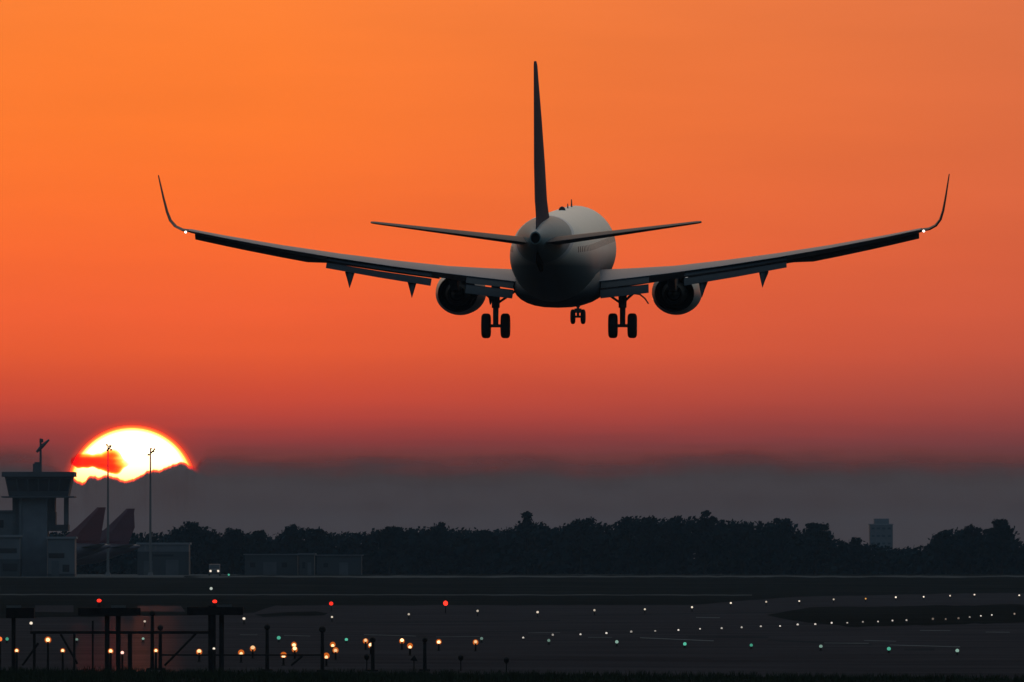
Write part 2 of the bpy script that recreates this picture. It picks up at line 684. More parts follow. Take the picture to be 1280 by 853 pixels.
def cut_profile(px):
    """row of the cloud top and softness in pixels"""
    base = 556 + 8.0 * noise.noise(Vector((px * 0.006, 3.1, 0))) + 3.0 * noise.noise(Vector((px * 0.02, 8.1, 0))) \
        + 2.0 * noise.noise(Vector((px * 0.06, 1.7, 0)))
    base += 4.5 * noise.noise(Vector((px * 0.013, 5.5, 0))) - 5 * math.exp(-((px - 935) / 45) ** 2)
    if px > 930:
        base += -3 * min(1, (px - 930) / 200)
    if px < 70:
        base -= 9 * min(1, (70 - px) / 60)
    if 60 <= px <= 260:
        for (a, ya), (b, yb) in zip(SUN_CUT, SUN_CUT[1:]):
            if a <= px <= b:
                y = ya + (yb - ya) * (px - a) / (b - a)
                y += 1.6 * noise.noise(Vector((px * 0.16, 4.4, 0))) + 1.1 * noise.noise(Vector((px * 0.45, 9.4, 0)))
                w = min(1, (px - 60) / 20, (260 - px) / 16)
                return y * w + base * (1 - w), 48 * (1 - w) + 6.5 * w
    return base, 48.0


def cloud_bank():
    d = 14000.0
    mb = MB()
    dens = []
    xs = []
    x = -1500.0
    while x < 2800:
        xs.append(x)
        x += 1.6 if 70 < x < 262 else (5.0 if -100 < x < 1380 else 40.0)
    T = [0, 0.12, 0.25, 0.4, 0.55, 0.7, 0.85, 1.0, 1.5, 3, 6, 12]
    grid = []
    for px in xs:
        top, soft = cut_profile(px)
        col = []
        for k, t in enumerate(T):
            # front face, bulging forwards below the top
            py = top - 1 + soft * t if t <= 1 else top - 1 + soft + (t - 1) * 14
            bul = 60 * math.sqrt(min(1, t / 3)) + 12 * noise.noise(Vector((px * 0.02, py * 0.03, 5)))
            p = W(px, py, d)
            p.y -= bul
            col.append(p)
        grid.append(col)
    nT = len(T)
    for col in grid:
        mb.v += [tuple(p) for p in col]
        dens += [min(1, t) for t in T]
    for i in range(len(xs) - 1):
        for k in range(nT - 1):
            mb.f.append((i * nT + k, i * nT + k + 1, (i + 1) * nT + k + 1, (i + 1) * nT + k))
    # rear face, 600 m behind, thick and closed
    off = len(mb.v)
    rows = [0, 7, nT - 1]
    for col in grid:
        for j, k in enumerate(rows):
            p = col[k]
            mb.v.append((p.x, d + (30, 400, 600)[j], p.z))
        dens += [0, 0.0, 0.0]
    for i in range(len(xs) - 1):
        a, b = off + i * 3, off + (i + 1) * 3
        mb.f.append((a, b, b + 1, a + 1))
        mb.f.append((a + 1, b + 1, b + 2, a + 2))
        mb.f.append((i * nT, (i + 1) * nT, b, a))
        mb.f.append((i * nT + nT - 1, a + 2, b + 2, (i + 1) * nT + nT - 1))
    o = mb.build('cloud_bank', cloud_material('dusk cloud', 0.6, (0.232, 0.164, 0.148), (0.075, 0.08, 0.09), ((0.93, 0.74, 0.66), (0.66, 0.36, 0.30), (0.30, 0.09, 0.07))), smooth=True, angle=180)
    o.data.materials.append(cloud_material('cloud edge glow tint', 0.9, (0.232, 0.164, 0.148), (0.075, 0.08, 0.09)))  # red rim glow put into the cloud's tint on faces near the sun
    for i, f in enumerate(o.data.polygons):
        cx = f.center.x / (P * d) + 640
        if 76 < cx < 252:
            f.material_index = 1
    at = o.data.attributes.new('cloud_depth', 'FLOAT', 'POINT')
    for i, v in enumerate(dens):
        at.data[i].value = v
    tag(o, kind='structure')


cloud_bank()


def cloud_streak():
    """small ragged bar of cloud across the sun's left side"""
    d = 13600.0
    mb = MB()
    dens = []
    n, m = 60, 14
    for i in range(n + 1):
        u = i / n
        px = 90 + 70 * u
        cy = 577.0 - 1.5 * math.sin(u * 5) + 1.5 * u
        half = 6.3 + 2.2 * noise.noise(Vector((u * 7, 0, 2)))
        if 0.52 < u < 0.92:                     # the lump
            half += 4.5 * math.sin((u - 0.52) / 0.40 * math.pi) ** 0.8
            cy -= 2.2 * math.sin((u - 0.52) / 0.40 * math.pi)
        half *= min(1, (1 - u) * 7) ** 0.6 * min(1, 0.45 + u * 6)
        half = max(half, 0.05)
        for j in range(m):
            t = 2 * math.pi * j / m
            py = cy + half * 1.5 * math.sin(t)
            p = W(px, py, d)
            p.y += 40 * math.cos(t)
            mb.v.append(tuple(p))
            dens.append(max(0, abs(math.cos(t))) ** 0.9 * (0.60 if u < 0.70 else 0.60 - 0.42 * (u - 0.70) / 0.30))
    for i in range(n):
        for j in range(m):
            k = (j + 1) % m
            mb.f.append((i * m + j, i * m + k, (i + 1) * m + k, (i + 1) * m + j))
    mb.f.append(tuple(range(m)))
    mb.f.append(tuple(range(n * m, n * m + m)))
    o = mb.build('cloud', cloud_material('red streak cloud', 0.9, (0.05, 0.01, 0.01), (0.0, 0.0, 0.0),
                                       ((1.0, 0.55, 0.22), (1.0, 0.16, 0.02), (0.9, 0.04, 0.0))), smooth=True, angle=180)
    at = o.data.attributes.new('cloud_depth', 'FLOAT', 'POINT')
    for i, v in enumerate(dens):
        at.data[i].value = v
    tag(o, kind='structure')


cloud_streak()

# ------------------------------------------------------------------ ground
def gz(d):
    """ground level at distance d: flat airfield, low rise to the apron"""
    if d < 140:
        t = min(1, max(0, (140 - d) / 100))
        return 2.8 * t * t * (3 - 2 * t)
    t = min(1, max(0, (d - 1900) / 300))
    return 1.7 * t * t * (3 - 2 * t)


def ground():
    mb = MB()
    ys = [-300, -50, 0, 40, 60, 80, 100, 120, 140, 300, 600, 1000, 1500, 1900] + [1900 + 25 * i for i in range(1, 13)] + [2600, 3500, 5000, 8500]
    xs = [-1400, -700, -300, -150, 0, 150, 300, 700, 1400]
    for y in ys:
        for x in xs:
            mb.v.append((x, y, gz(y)))
    n = len(xs)
    for i in range(len(ys) - 1):
        for j in range(n - 1):
            a = i * n + j
            mb.f.append((a, a + 1, a + n + 1, a + n))
    tag(mb.build('ground', M_grass, smooth=True), kind='structure')


ground()


def sheet(name, pts, m, lift, z=0.0, ragged=0.0):
    mb = MB()
    ring = []
    for i, (a, b) in enumerate(zip(pts, pts[1:] + pts[:1])):
        n = max(1, int(abs(b[0] - a[0]) / 12)) if ragged else 1
        for k in range(n):
            px, py = a[0] + (b[0] - a[0]) * k / n, a[1] + (b[1] - a[1]) * k / n
            if k:
                py += ragged * (noise.noise(Vector((px * 0.021, py * 0.3, 2))) + 0.8 * noise.noise(Vector((px * 0.09, py * 0.3, 7))))
            ring.append((px, py))
    ps = [G(px, py, z) for px, py in ring]
    mb.add([(p.x, p.y, z + lift) for p in ps], [tuple(range(len(ps)))])
    o = mb.build(name, m)
    return tag(o, kind='structure')


runway = sheet('runway', [(-500, 836), (1800, 854), (1800, 730), (1000, 746), (860, 756.5), (345, 757), (318, 766), (260, 769), (-500, 781)],
               M_asphalt, 0.004, ragged=0.7)
sheet('grass_island', [(958, 769), (1012, 759.5), (1400, 754), (1800, 752), (1800, 772), (1400, 776), (1060, 784), (985, 775)], M_grass, 0.008, ragged=1.5)
sheet('grass_island', [(318, 768.5), (345, 766.5), (395, 764.5), (410, 767), (405, 769.5), (330, 771.5)], M_grass, 0.008, ragged=1.0)
sheet('taxiway', [(-500, 742.2), (940, 743.6), (940, 744.6), (-500, 743.6)], M_conc, 0.004, ragged=0.5)
sheet('taxiway', [(44, 757), (92, 757), (92, 765.5), (44, 765)], M_asphalt, 0.004)
sheet('taxiway', [(172, 757.5), (226, 757.5), (232, 765), (172, 764.5)], M_asphalt, 0.004)
for (a, b, y0, y1, w) in [(800, 892, 797.5, 801.5, 0.9), (1030, 1086, 804, 804.6, 0.7), (1112, 1200, 806.5, 809, 0.8), (1150, 1188, 788.3, 788.6, 0.6),
                          (1232, 1262, 790.4, 790.6, 0.6), (545, 600, 796.5, 796, 0.5), (660, 700, 791.5, 791, 0.5), (735, 765, 797, 797, 0.5),
                          (355, 388, 794.5, 795.5, 0.5), (300, 322, 793.8, 793.8, 0.5), (455, 520, 793.5, 795.5, 0.5), (870, 900, 772, 772.5, 0.6), (1080, 1120, 801, 802, 0.6)]:
    sheet('runway_marking', [(a, y0 - w / 2), (b, y1 - w / 2), (b, y1 + w / 2), (a, y0 + w / 2)], M_mark, 0.010)
for (a, b, y0, y1, w) in [(960, 1090, 800, 806, 3.0), (1130, 1168, 812, 812, 3.0), (860, 960, 796, 797, 2.5), (660, 690, 794, 795, 1.6), (600, 720, 790, 788, 1.4),
                          (700, 1000, 770, 765, 1.8), (420, 700, 779, 776, 1.6)]:
    sheet('tyre_marks', [(a, y0 - w * 0.2), (b, y1 - w / 2), (b, y1 + w / 2), (a, y0 + w / 2)], M_dark, 0.006)

# apron and service road on the rise
def flat(name, x0, x1, y0, y1, z, m):
    mb = MB()
    mb.add([(x0, y0, z), (x1, y0, z), (x1, y1, z), (x0, y1, z)], [(0, 1, 2, 3)])
    return tag(mb.build(name, m), kind='structure')


flat('apron', -420, -52, 2215, 2900, 1.704, M_conc)
sheet('road', [(230, 721.7), (860, 721.9), (1500, 721.6), (1500, 720.2), (860, 719.9), (230, 720.1)], M_conc, 0.004, z=1.7, ragged=1.0)
sheet('road', [(430, 717.9), (980, 718.2), (980, 717.4), (430, 717.2)], M_conc, 0.004, z=1.7, ragged=0.5)


def foreground_grass():
    mb = MB()
    r = random.Random(3)
    for i in range(9000):
        d = 515 + 62 * r.random()
        x = (r.random() - 0.5) * 1500 * P * d
        # only on the verge in front of the runway's edge
        edge = G((x / (P * d)) + 640, 836 + 18 * ((x / (P * d) + 640 + 500) / 2300)).y
        if d > edge + 1:
            continue
        h = 0.10 + 0.22 * r.random()
        for k in range(3):
            a = r.random() * 6.28
            w = 0.02
            bx, by = x + r.gauss(0, 0.06), d + r.gauss(0, 0.06)
            lx, ly = math.cos(a) * h * 0.4, math.sin(a) * h * 0.4
            mb.add([(bx - w, by, 0), (bx + w, by, 0), (bx + lx, by + ly, h)], [(0, 1, 2)])
    o = mb.build('grass', M_blade)
    tag(o, 'dark rough grass along the near edge of the runway', 'grass', kind='stuff')


foreground_grass()

# ------------------------------------------------------------------ haze
def haze():
    mb = MB()
    mb.box((-1500, -400, -1.0), (1500, 9000, 31.0))
    m = bpy.data.materials.new('dusk haze')
    m.use_nodes = True
    nt = m.node_tree
    nt.nodes.clear()
    v = nt.nodes.new('ShaderNodeVolumePrincipled')
    v.inputs['Color'].default_value = (0.50, 0.76, 1.0, 1)
    v.inputs['Density'].default_value = 2.3e-5
    v.inputs['Anisotropy'].default_value = 0.0
    o = nt.nodes.new('ShaderNodeOutputMaterial')
    nt.links.new(v.outputs[0], o.inputs['Volume'])
    ob = mb.build('haze', m)
    tag(ob, 'thin dusk haze lying over the airfield', 'haze', kind='stuff')


haze()

# ------------------------------------------------------------------ the landing airliner
LEN = 38.0
Y0 = 19.0            # y = Y0 - s, s metres behind the nose


def foil(n=14, tc=0.11, camber=0.015):
    up, lo = [], []
    for i in range(n + 1):
        u = 0.5 * (1 - math.cos(math.pi * i / n))
        t = 5 * tc * (0.2969 * math.sqrt(u) - 0.126 * u - 0.3516 * u * u + 0.2843 * u ** 3 - 0.1015 * u ** 4)
        c = camber * 4 * u * (1 - u)
        up.append((u, c + t + 0.0008))
        lo.append((u, c - t - 0.0008))
    return up[::-1] + lo[1:]


SPAN = 0.989


def aero(mb, stations, side=1, n=14):
    """stations: (x, s_le, z, chord, t/c, twist deg, cant deg)"""
    rings = []
    for (x, s, z, c, tc, tw, cant) in stations:
        ring = []
        ca, sa = math.cos(R(tw)), math.sin(R(tw))
        nx, nzz = -math.sin(R(cant)), math.cos(R(cant))
        for u, v in foil(n, tc):
            uu = (u - 0.25) * c
            vv = v * c
            a = uu * ca + vv * sa           # aft
            b = vv * ca - uu * sa           # along the normal
            ring.append((side * SPAN * (x + b * nx), Y0 - (s + 0.25 * c + a), z + b * nzz))
        rings.append(ring)
    mb.loft(rings)


def wing_le(x):
    return 13.0 + 0.5206 * x


def wing_te(x):
    if x < 5.2:
        return 21.0 - 0.7 * (x - 1.88) / 3.32
    return 20.3 + (x - 5.2) * 3.2 / 11.96


def wing_z(x):
    return -1.28 + (x - 1.88) * 0.100 + 1.02 * (x / 17.0) ** 2.2


def airliner():
    root = empty('airliner')
    tag(root, 'twin-engine airliner with blended winglets landing, gear and flaps down, seen from behind', 'airplane')
    # fuselage
    secs = [(0, -0.75, .03, .03), (0.3, -0.73, .42, .40), (0.9, -0.62, .85, .82), (1.8, -0.42, 1.25, 1.25), (3, -0.2, 1.58, 1.62),
            (4.5, -0.05, 1.79, 1.88), (6, 0, 1.88, 2.0), (10, 0, 1.88, 2.0), (16, 0, 1.88, 2.0), (22, 0, 1.88, 2.0), (24.5, 0.02, 1.87, 1.98),
            (26.5, 0.12, 1.81, 1.87), (28.5, 0.30, 1.65, 1.68), (30.5, 0.52, 1.41, 1.44), (32.5, 0.74, 1.12, 1.18), (34.5, 0.94, .82, .90),
            (36, 1.06, .58, .66), (37.2, 1.14, .38, .44), (38.0, 1.18, .24, .28)]
    mb = MB()
    n = 40
    mb.loft([[(hw * math.cos(2 * math.pi * k / n), Y0 - s, zc + hh * math.sin(2 * math.pi * k / n)) for k in range(n)] for s, zc, hw, hh in secs])
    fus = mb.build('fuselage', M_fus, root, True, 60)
    mb = MB()
    mb.lathe([(-0.02, .235), (-0.10, .20), (0.25, 0.16)], (0, Y0 - 38.0, 1.18), 'y', 20, sx=0.85)
    mb.build('exhaust_outlet', M_soot, fus, True)
    mb = MB()                                                   # dark tail skid under the tail cone
    mb.tube([(0, Y0 - 33.5, -0.33), (0, Y0 - 34.8, 0.02), (0, Y0 - 36.6, 0.50)], [0.10, 0.16, 0.05], 8)
    mb.build('tail_skid', M_soot, fus, True)
    for s, h, c in ((9.0, 0.36, 0.40), (12.2, 0.22, 0.25)):     # blade aerials
        mb = MB()
        zt = 1.99
        mb.add([(-.03, Y0 - s, zt), (.03, Y0 - s, zt), (.03, Y0 - s - c, zt), (-.03, Y0 - s - c, zt),
                (-.015, Y0 - s - c * 0.5, zt + h), (.015, Y0 - s - c * 0.5, zt + h), (.015, Y0 - s - c, zt + h), (-.015, Y0 - s - c, zt + h)],
               [(3, 2, 1, 0), (4, 5, 6, 7), (0, 1, 5, 4), (1, 2, 6, 5), (2, 3, 7, 6), (3, 0, 4, 7)])
        mb.build('antenna', M_leg, fus)
    mb = MB()
    mb.lathe([(0, .16), (.08, .15), (.16, .10), (.2, .02)], (0, Y0 - 17.0, 1.97), 'z', 12)
    mb.build('beacon', M_stab, fus, True)
    # belly fairing between the wings
    mb = MB()
    fsec = [(11.6, -1.7, .7, .28), (13, -1.45, 1.6, .72), (15, -1.35, 2.02, .98), (18, -1.33, 2.06, 1.02), (20.5, -1.35, 2.02, .98), (22.4, -1.42, 1.7, .74), (24.2, -1.6, .8, .34)]
    mb.loft([[(hw * math.copysign(abs(math.cos(2 * math.pi * k / 28)) ** 0.8, math.cos(2 * math.pi * k / 28)), Y0 - s,
               zc + hh * math.sin(2 * math.pi * k / 28)) for k in range(28)] for s, zc, hw, hh in fsec])
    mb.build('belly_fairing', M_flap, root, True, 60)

    for side in (-1, 1):
        # wing
        mb = MB()
        xs = [0.9, 1.88, 3.5, 5.2, 7.5, 10, 12.5, 15, 16.6]
        st = []
        for x in xs:
            c = wing_te(x) - wing_le(x)
            st.append((x, wing_le(x), wing_z(x), c, 0.135 - 0.035 * x / 17, -1.3 - 1.6 * x / 17, 5))
        aero(mb, st, side)
        wing = mb.build('wing', M_wing, root, True, 50)
        # blended winglet
        mb = MB()
        z0, s0 = wing_z(16.6), wing_le(16.6)
        wl = []
        for x, dz, ds, c, cant in ((16.6, 0, 0, wing_te(16.6) - wing_le(16.6), 8), (16.95, .06, .20, 1.55, 22), (17.25, .22, .45, 1.42, 42), (17.47, .50, .75, 1.28, 62),
                                   (17.60, .9, 1.05, 1.12, 75), (17.72, 1.5, 1.50, .90, 80), (17.84, 2.2, 2.0, .66, 82), (17.90, 2.56, 2.28, .48, 82)):
            wl.append((x, s0 + ds, z0 + dz, c, 0.085, -1, cant))
        aero(mb, wl, side, 10)
        mb.build('winglet', M_stab, wing, True, 50)
        # position light at the winglet root
        mb = MB()
        mb.ball((side * SPAN * 16.72, Y0 - (wing_te(16.6) + 0.06), z0 + 0.0), 0.05, 10, 6)
        mb.build('position_light', glow('tail lamp', (1, .95, .9), 4.0) if side < 0 else bpy.data.materials['tail lamp'], wing, True)

        # slats along the leading edge, drooped
        for xa, xb in ((5.7, 9.2), (9.205, 12.8), (12.805, 16.45)):
            mb = MB()
            rings = []
            for x in (xa, xa + .4 * (xb - xa), xa + .65 * (xb - xa), xb):
                le, z = wing_le(x), wing_z(x)
                k = (0.55 + 0.45 * (1 - (x - 5) / 12)) * (0.55 + 0.45 * min(1, max(0, (x - 10.5) / 1.0)))
                prof = [(-0.50, -0.30), (-0.42, -0.36), (-0.20, -0.30), (0.06, -0.16), (0.10, -0.02), (0.02, 0.05), (-0.22, -0.05), (-0.43, -0.20)]
                rings.append([(side * SPAN * x, Y0 - (le + u * k), z + v * k * 1.25 - 0.09) for u, v in prof])
            mb.loft(rings)
            mb.build('slat', M_slat, wing, True, 40)
        # double slotted flaps
        for xa, xb, c1, c2 in ((1.98, 4.15, 0.80, 0.62), (5.75, 10.45, 0.52, 0.52)):
            mb = MB()
            mb2 = MB()
            st1, st2 = [], []
            for x in (xa, (xa + xb) / 2, xb):
                te, z = wing_te(x), wing_z(x)
                f = 1 - 0.25 * (x - xa) / (xb - xa) if xa > 5 else 1
                c = wing_te(x) - wing_le(x)
                zt = z - math.sin(R(-1.3 - 1.6 * x / 17)) * 0.75 * c
                st1.append((x, te - 0.34, zt - 0.05, c1 * f, 0.13, 25, 5))
                st2.append((x, te - 0.34 + 0.82 * c1 * f, zt - (0.12 if xa < 5 else 0.17) - 0.43 * c1 * f, c2 * f, 0.13, 38, 5))
            aero(mb, st1, side, 8)
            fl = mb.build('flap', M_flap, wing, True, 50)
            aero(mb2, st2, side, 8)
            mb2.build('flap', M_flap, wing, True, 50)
        # flap track fairings, drooped with the flaps
        for x, ln in ((6.55, 1.0), (9.3, 0.95)):
            mb = MB()
            te, z = wing_te(x), wing_z(x)
            b = Vector((side * x, Y0 - (te - 1.3), z - 0.35))
            pts = [b, b + Vector((0, -.9, -.02)), b + Vector((0, -1.4, -.08)), b + Vector((-side * .02, -1.75, -.42 * ln)), b + Vector((-side * .03, -2.08, -.80 * ln))]
            mb.tube(pts, [.03, .15, .22, .12, .01], 10)
            mb.build('flap_fairing', M_flap, wing, True, 60)
        mb = MB()                                    # inboard flap track
        x = 3.0
        b = Vector((side * x, Y0 - (wing_te(x) - 1.0), wing_z(x) - .45))
        mb.tube([b, b + Vector((0, -.9, -.10)), b + Vector((0, -1.5, -.55))], [.03, .15, .03], 8)
        mb.build('flap_fairing', M_flap, wing, True, 60)

        # engine
        ex, ez = side * 4.93, -1.86
        mb = MB()
        es = 0
        prof_o = [(-9.75, .86), (-9.70, .93), (-10.1, 1.03), (-11.0, 1.09), (-12.2, 1.09), (-13.3, 1.02), (-14.1, .88)]
        prof_i = [(-14.1, .86), (-13.4, .88), (-12.6, .84), (-12.5, .10)]
        prof_f = [(-9.75, .86), (-10.2, .80), (-11.2, .79), (-11.25, .05)]
        mb.lathe([(a + Y0, r) for a, r in prof_o], (ex, 0, ez), 'y', 36, cap=False, sx=1.03)
        mb.flatten_below(ez, .93)
        eng = mb.build('engine', M_nac, root, True, 60)
        mb = MB()
        mb.lathe([(a + Y0, r) for a, r in prof_i], (ex, 0, ez), 'y', 36, cap=False)
        mb.lathe([(Y0 - 14.1, .88), (Y0 - 14.1, .86)], (ex, 0, ez), 'y', 36, cap=False)
        mb.flatten_below(ez, .93)
        mb.build('exhaust_duct', M_soot, eng, True, 60)
        mb = MB()
        mb.lathe([(a + Y0, r) for a, r in prof_f], (ex, 0, ez), 'y', 36, cap=False)
        mb.build('intake', M_soot, eng, True, 60)
        mb = MB()
        mb.lathe([(Y0 - 12.6, .50), (Y0 - 13.8, .58), (Y0 - 14.6, .50), (Y0 - 15.1, .40), (Y0 - 15.1, .37), (Y0 - 14.6, .34)], (ex, 0, ez + .02), 'y', 28, cap=False)
        mb.build('core_cowl', mat('hot section metal', (.005, .005, .005), .8, 0, .1) if side < 0 else bpy.data.materials['hot section metal'], eng, True, 60)
        mb = MB()
        mb.lathe([(Y0 - 14.5, .26), (Y0 - 15.2, .22), (Y0 - 15.8, .03)], (ex, 0, ez + .02), 'y', 20)
        mb.build('exhaust_cone', M_soot, eng, True, 60)
        mb = MB()
        prof = [(11.2, -1.10), (13.6, -1.02), (15.9, -1.0), (17.4, -1.15), (16.4, -1.62), (14.8, -1.72), (12.0, -1.5)]
        mb.loft([[(ex + dx, Y0 - s, z) for s, z in prof] for dx in (-.17, .17)])
        mb.build('pylon', M_flap, eng)

        # tailplane
        mb = MB()
        st = []
        for x in (0.25, 0.8, 2.5, 4.5, 6.3, 7.0, 7.18):
            t = x / 7.18
            le = 33.0 + 4.05 * t
            c = 3.95 - 2.75 * t - (0.25 if x > 7.1 else 0)
            st.append((x * 1.018, le, 0.82 + x * 0.142, c, 0.095, -1.5, 6.5))
        aero(mb, st, side, 12)
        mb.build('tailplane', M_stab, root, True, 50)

        # main landing gear
        gx, gs = side * 2.86, 19.6
        mb = MB()
        mb.tube([(gx, Y0 - gs + .1, -1.35), (gx, Y0 - gs, -2.35)], [.20, .18], 12)
        mb.tube([(gx, Y0 - gs, -2.35), (gx, Y0 - gs, -3.16)], .125, 12)
        mb.tube([(gx - .33, Y0 - gs, -3.16), (gx + .33, Y0 - gs, -3.16)], .075, 10)
        mb.tube([(gx, Y0 - gs, -2.2), (gx - side * .95, Y0 - gs + .15, -1.55)], .055, 8)        # side brace
        mb.tube([(gx + .10, Y0 - gs - .16, -2.3), (gx + .10, Y0 - gs - .3, -2.68), (gx + .05, Y0 - gs - .1, -3.05)], .045, 8)   # torque link
        mb.tube([(gx + side * .02, Y0 - gs, -2.15), (gx + side * .30, Y0 - gs + .1, -1.86), (gx + side * .62, Y0 - gs + .1, -1.60)], [.05, .06, .05], 8)
        gear = mb.build('landing_gear', M_leg, root, True, 50)
        for w in (-1, 1):
            mb = MB()
            cx = gx + w * .435
            mb.lathe([(-.19, .22), (-.205, .30), (-.20, .46), (-.155, .535), (-.08, .56), (.08, .56), (.155, .535), (.20, .46), (.205, .30), (.19, .22)],
                     (cx, Y0 - gs, -3.16), 'x', 28)
            wh = mb.build('wheel', M_rubber, gear, True, 50)
            mb = MB()
            mb.lathe([(-.15, .04), (-.197, .12), (-.197, .22), (.197, .22), (.197, .12), (.15, .04)], (cx, Y0 - gs, -3.16), 'x', 20)
            mb.build('hub', M_hub, wh, True, 40)
        # curved outer gear door
        mb = MB()
        ringa, ringb = [], []
        arc = [(0.10, -2.02), (0.28, -1.80), (0.52, -1.70), (0.78, -1.74), (1.0, -1.92), (1.16, -2.16)]
        for dx, z in arc:
            ringa.append((gx + side * dx, Y0 - gs + .55, z))
            ringb.append((gx + side * dx, Y0 - gs - .35, z))
        k = len(arc)
        vs = ringa + ringb + [(x, y, z - .05 + .035 * i / k) for i, (x, y, z) in enumerate(ringa)] + [(x, y, z - .05 + .035 * i / k) for i, (x, y, z) in enumerate(ringb)]
        fs = []
        for i in range(k - 1):
            fs += [(i, i + 1, k + i + 1, k + i), (2 * k + i, 3 * k + i, 3 * k + i + 1, 2 * k + i + 1),
                   (i, 2 * k + i, 2 * k + i + 1, i + 1), (k + i, k + i + 1, 3 * k + i + 1, 3 * k + i)]
        fs += [(0, k, 3 * k, 2 * k), (k - 1, 3 * k - 1, 4 * k - 1, 2 * k - 1)]
        mb.add(vs, fs)
        mb.build('gear_door', M_stab, gear)

    # fin with its dorsal fillet
    mb = MB()
    rings = []
    for z, le, te, tc in ((1.55, 27.6, 37.4, .038), (2.15, 30.2, 37.35, .062), (2.75, 31.9, 37.5, .085), (4.4, 33.35, 37.85, .098), (6.4, 34.95, 38.22, .095), (8.0, 36.4, 38.55, .09),
                          (8.72, 37.0, 38.7, .085), (8.90, 37.35, 38.72, .06)):
        c = te - le
        rings.append([(v * c, Y0 - (le + u * c), z) for u, v in foil(12, tc, 0)])
    mb.loft(rings)
    mb.build('fin', M_fin, root, True, 50)

    # nose gear
    s = 4.05
    mb = MB()
    mb.tube([(0, Y0 - s + .25, -1.7), (0, Y0 - s, -2.7)], .10, 10)
    mb.tube([(0, Y0 - s, -2.7), (0, Y0 - s, -3.16)], .065, 10)
    mb.tube([(-.25, Y0 - s, -3.16), (.25, Y0 - s, -3.16)], .05, 8)
    mb.box((-.16, Y0 - s - .1, -2.98), (.16, Y0 - s + .1, -2.78))
    gear = mb.build('landing_gear', M_leg, root, True, 50)
    for w in (-1, 1):
        mb = MB()
        mb.lathe([(-.10, .14), (-.11, .24), (-.08, .32), (-.03, .345), (.03, .345), (.08, .32), (.11, .24), (.10, .14)], (w * .235, Y0 - s, -3.16), 'x', 22)
        mb.build('wheel', M_rubber, gear, True, 50)
    for w in (-1, 1):
        mb = MB()
        mb.box((w * .34 - .015, Y0 - s - .7, -2.35), (w * .34 + .015, Y0 - s + .9, -1.75))
        mb.build('gear_door', M_stab, gear)
    return root


plane = airliner()
PITCH, YAW, ROLL = 2.5, 3.4, 0.0
Rm = Matrix.Rotation(R(-YAW), 3, 'Z') @ Matrix.Rotation(R(PITCH), 3, 'X') @ Matrix.Rotation(R(ROLL), 3, 'Y')
gear_pt = Vector((0, Y0 - 19.6, -3.72))
want = W(699, 423, 630)
plane.location = want - Rm @ gear_pt
plane.rotation_euler = Rm.to_euler()

# ------------------------------------------------------------------ control tower and buildings
M_tower = mat('tower concrete', (0.085, 0.092, 0.105), 0.8, noise_scale=0.5, amount=0.2)
M_tdark = mat('tower cladding', (0.045, 0.048, 0.055), 0.7, noise_scale=0.6, amount=0.2)
M_glass = mat('tower glass', (0.02, 0.022, 0.025), 0.12, spec=0.5)
M_pale = mat('pale cladding', (0.07, 0.074, 0.082), 0.7, noise_scale=0.3, amount=0.15)
M_roof = mat('grey roofing', (0.14, 0.14, 0.15), 0.8)
M_white = mat('white paint', (0.62, 0.62, 0.60), 0.5)
ZA = 1.7


def px_box(mb, x0, x1, ytop, ybot, d, depth, taper=1.0):
    a, b = W(x0, ybot, d), W(x1, ytop, d)
    mb.box((a.x, d, a.z), (b.x, d + depth, b.z), taper)


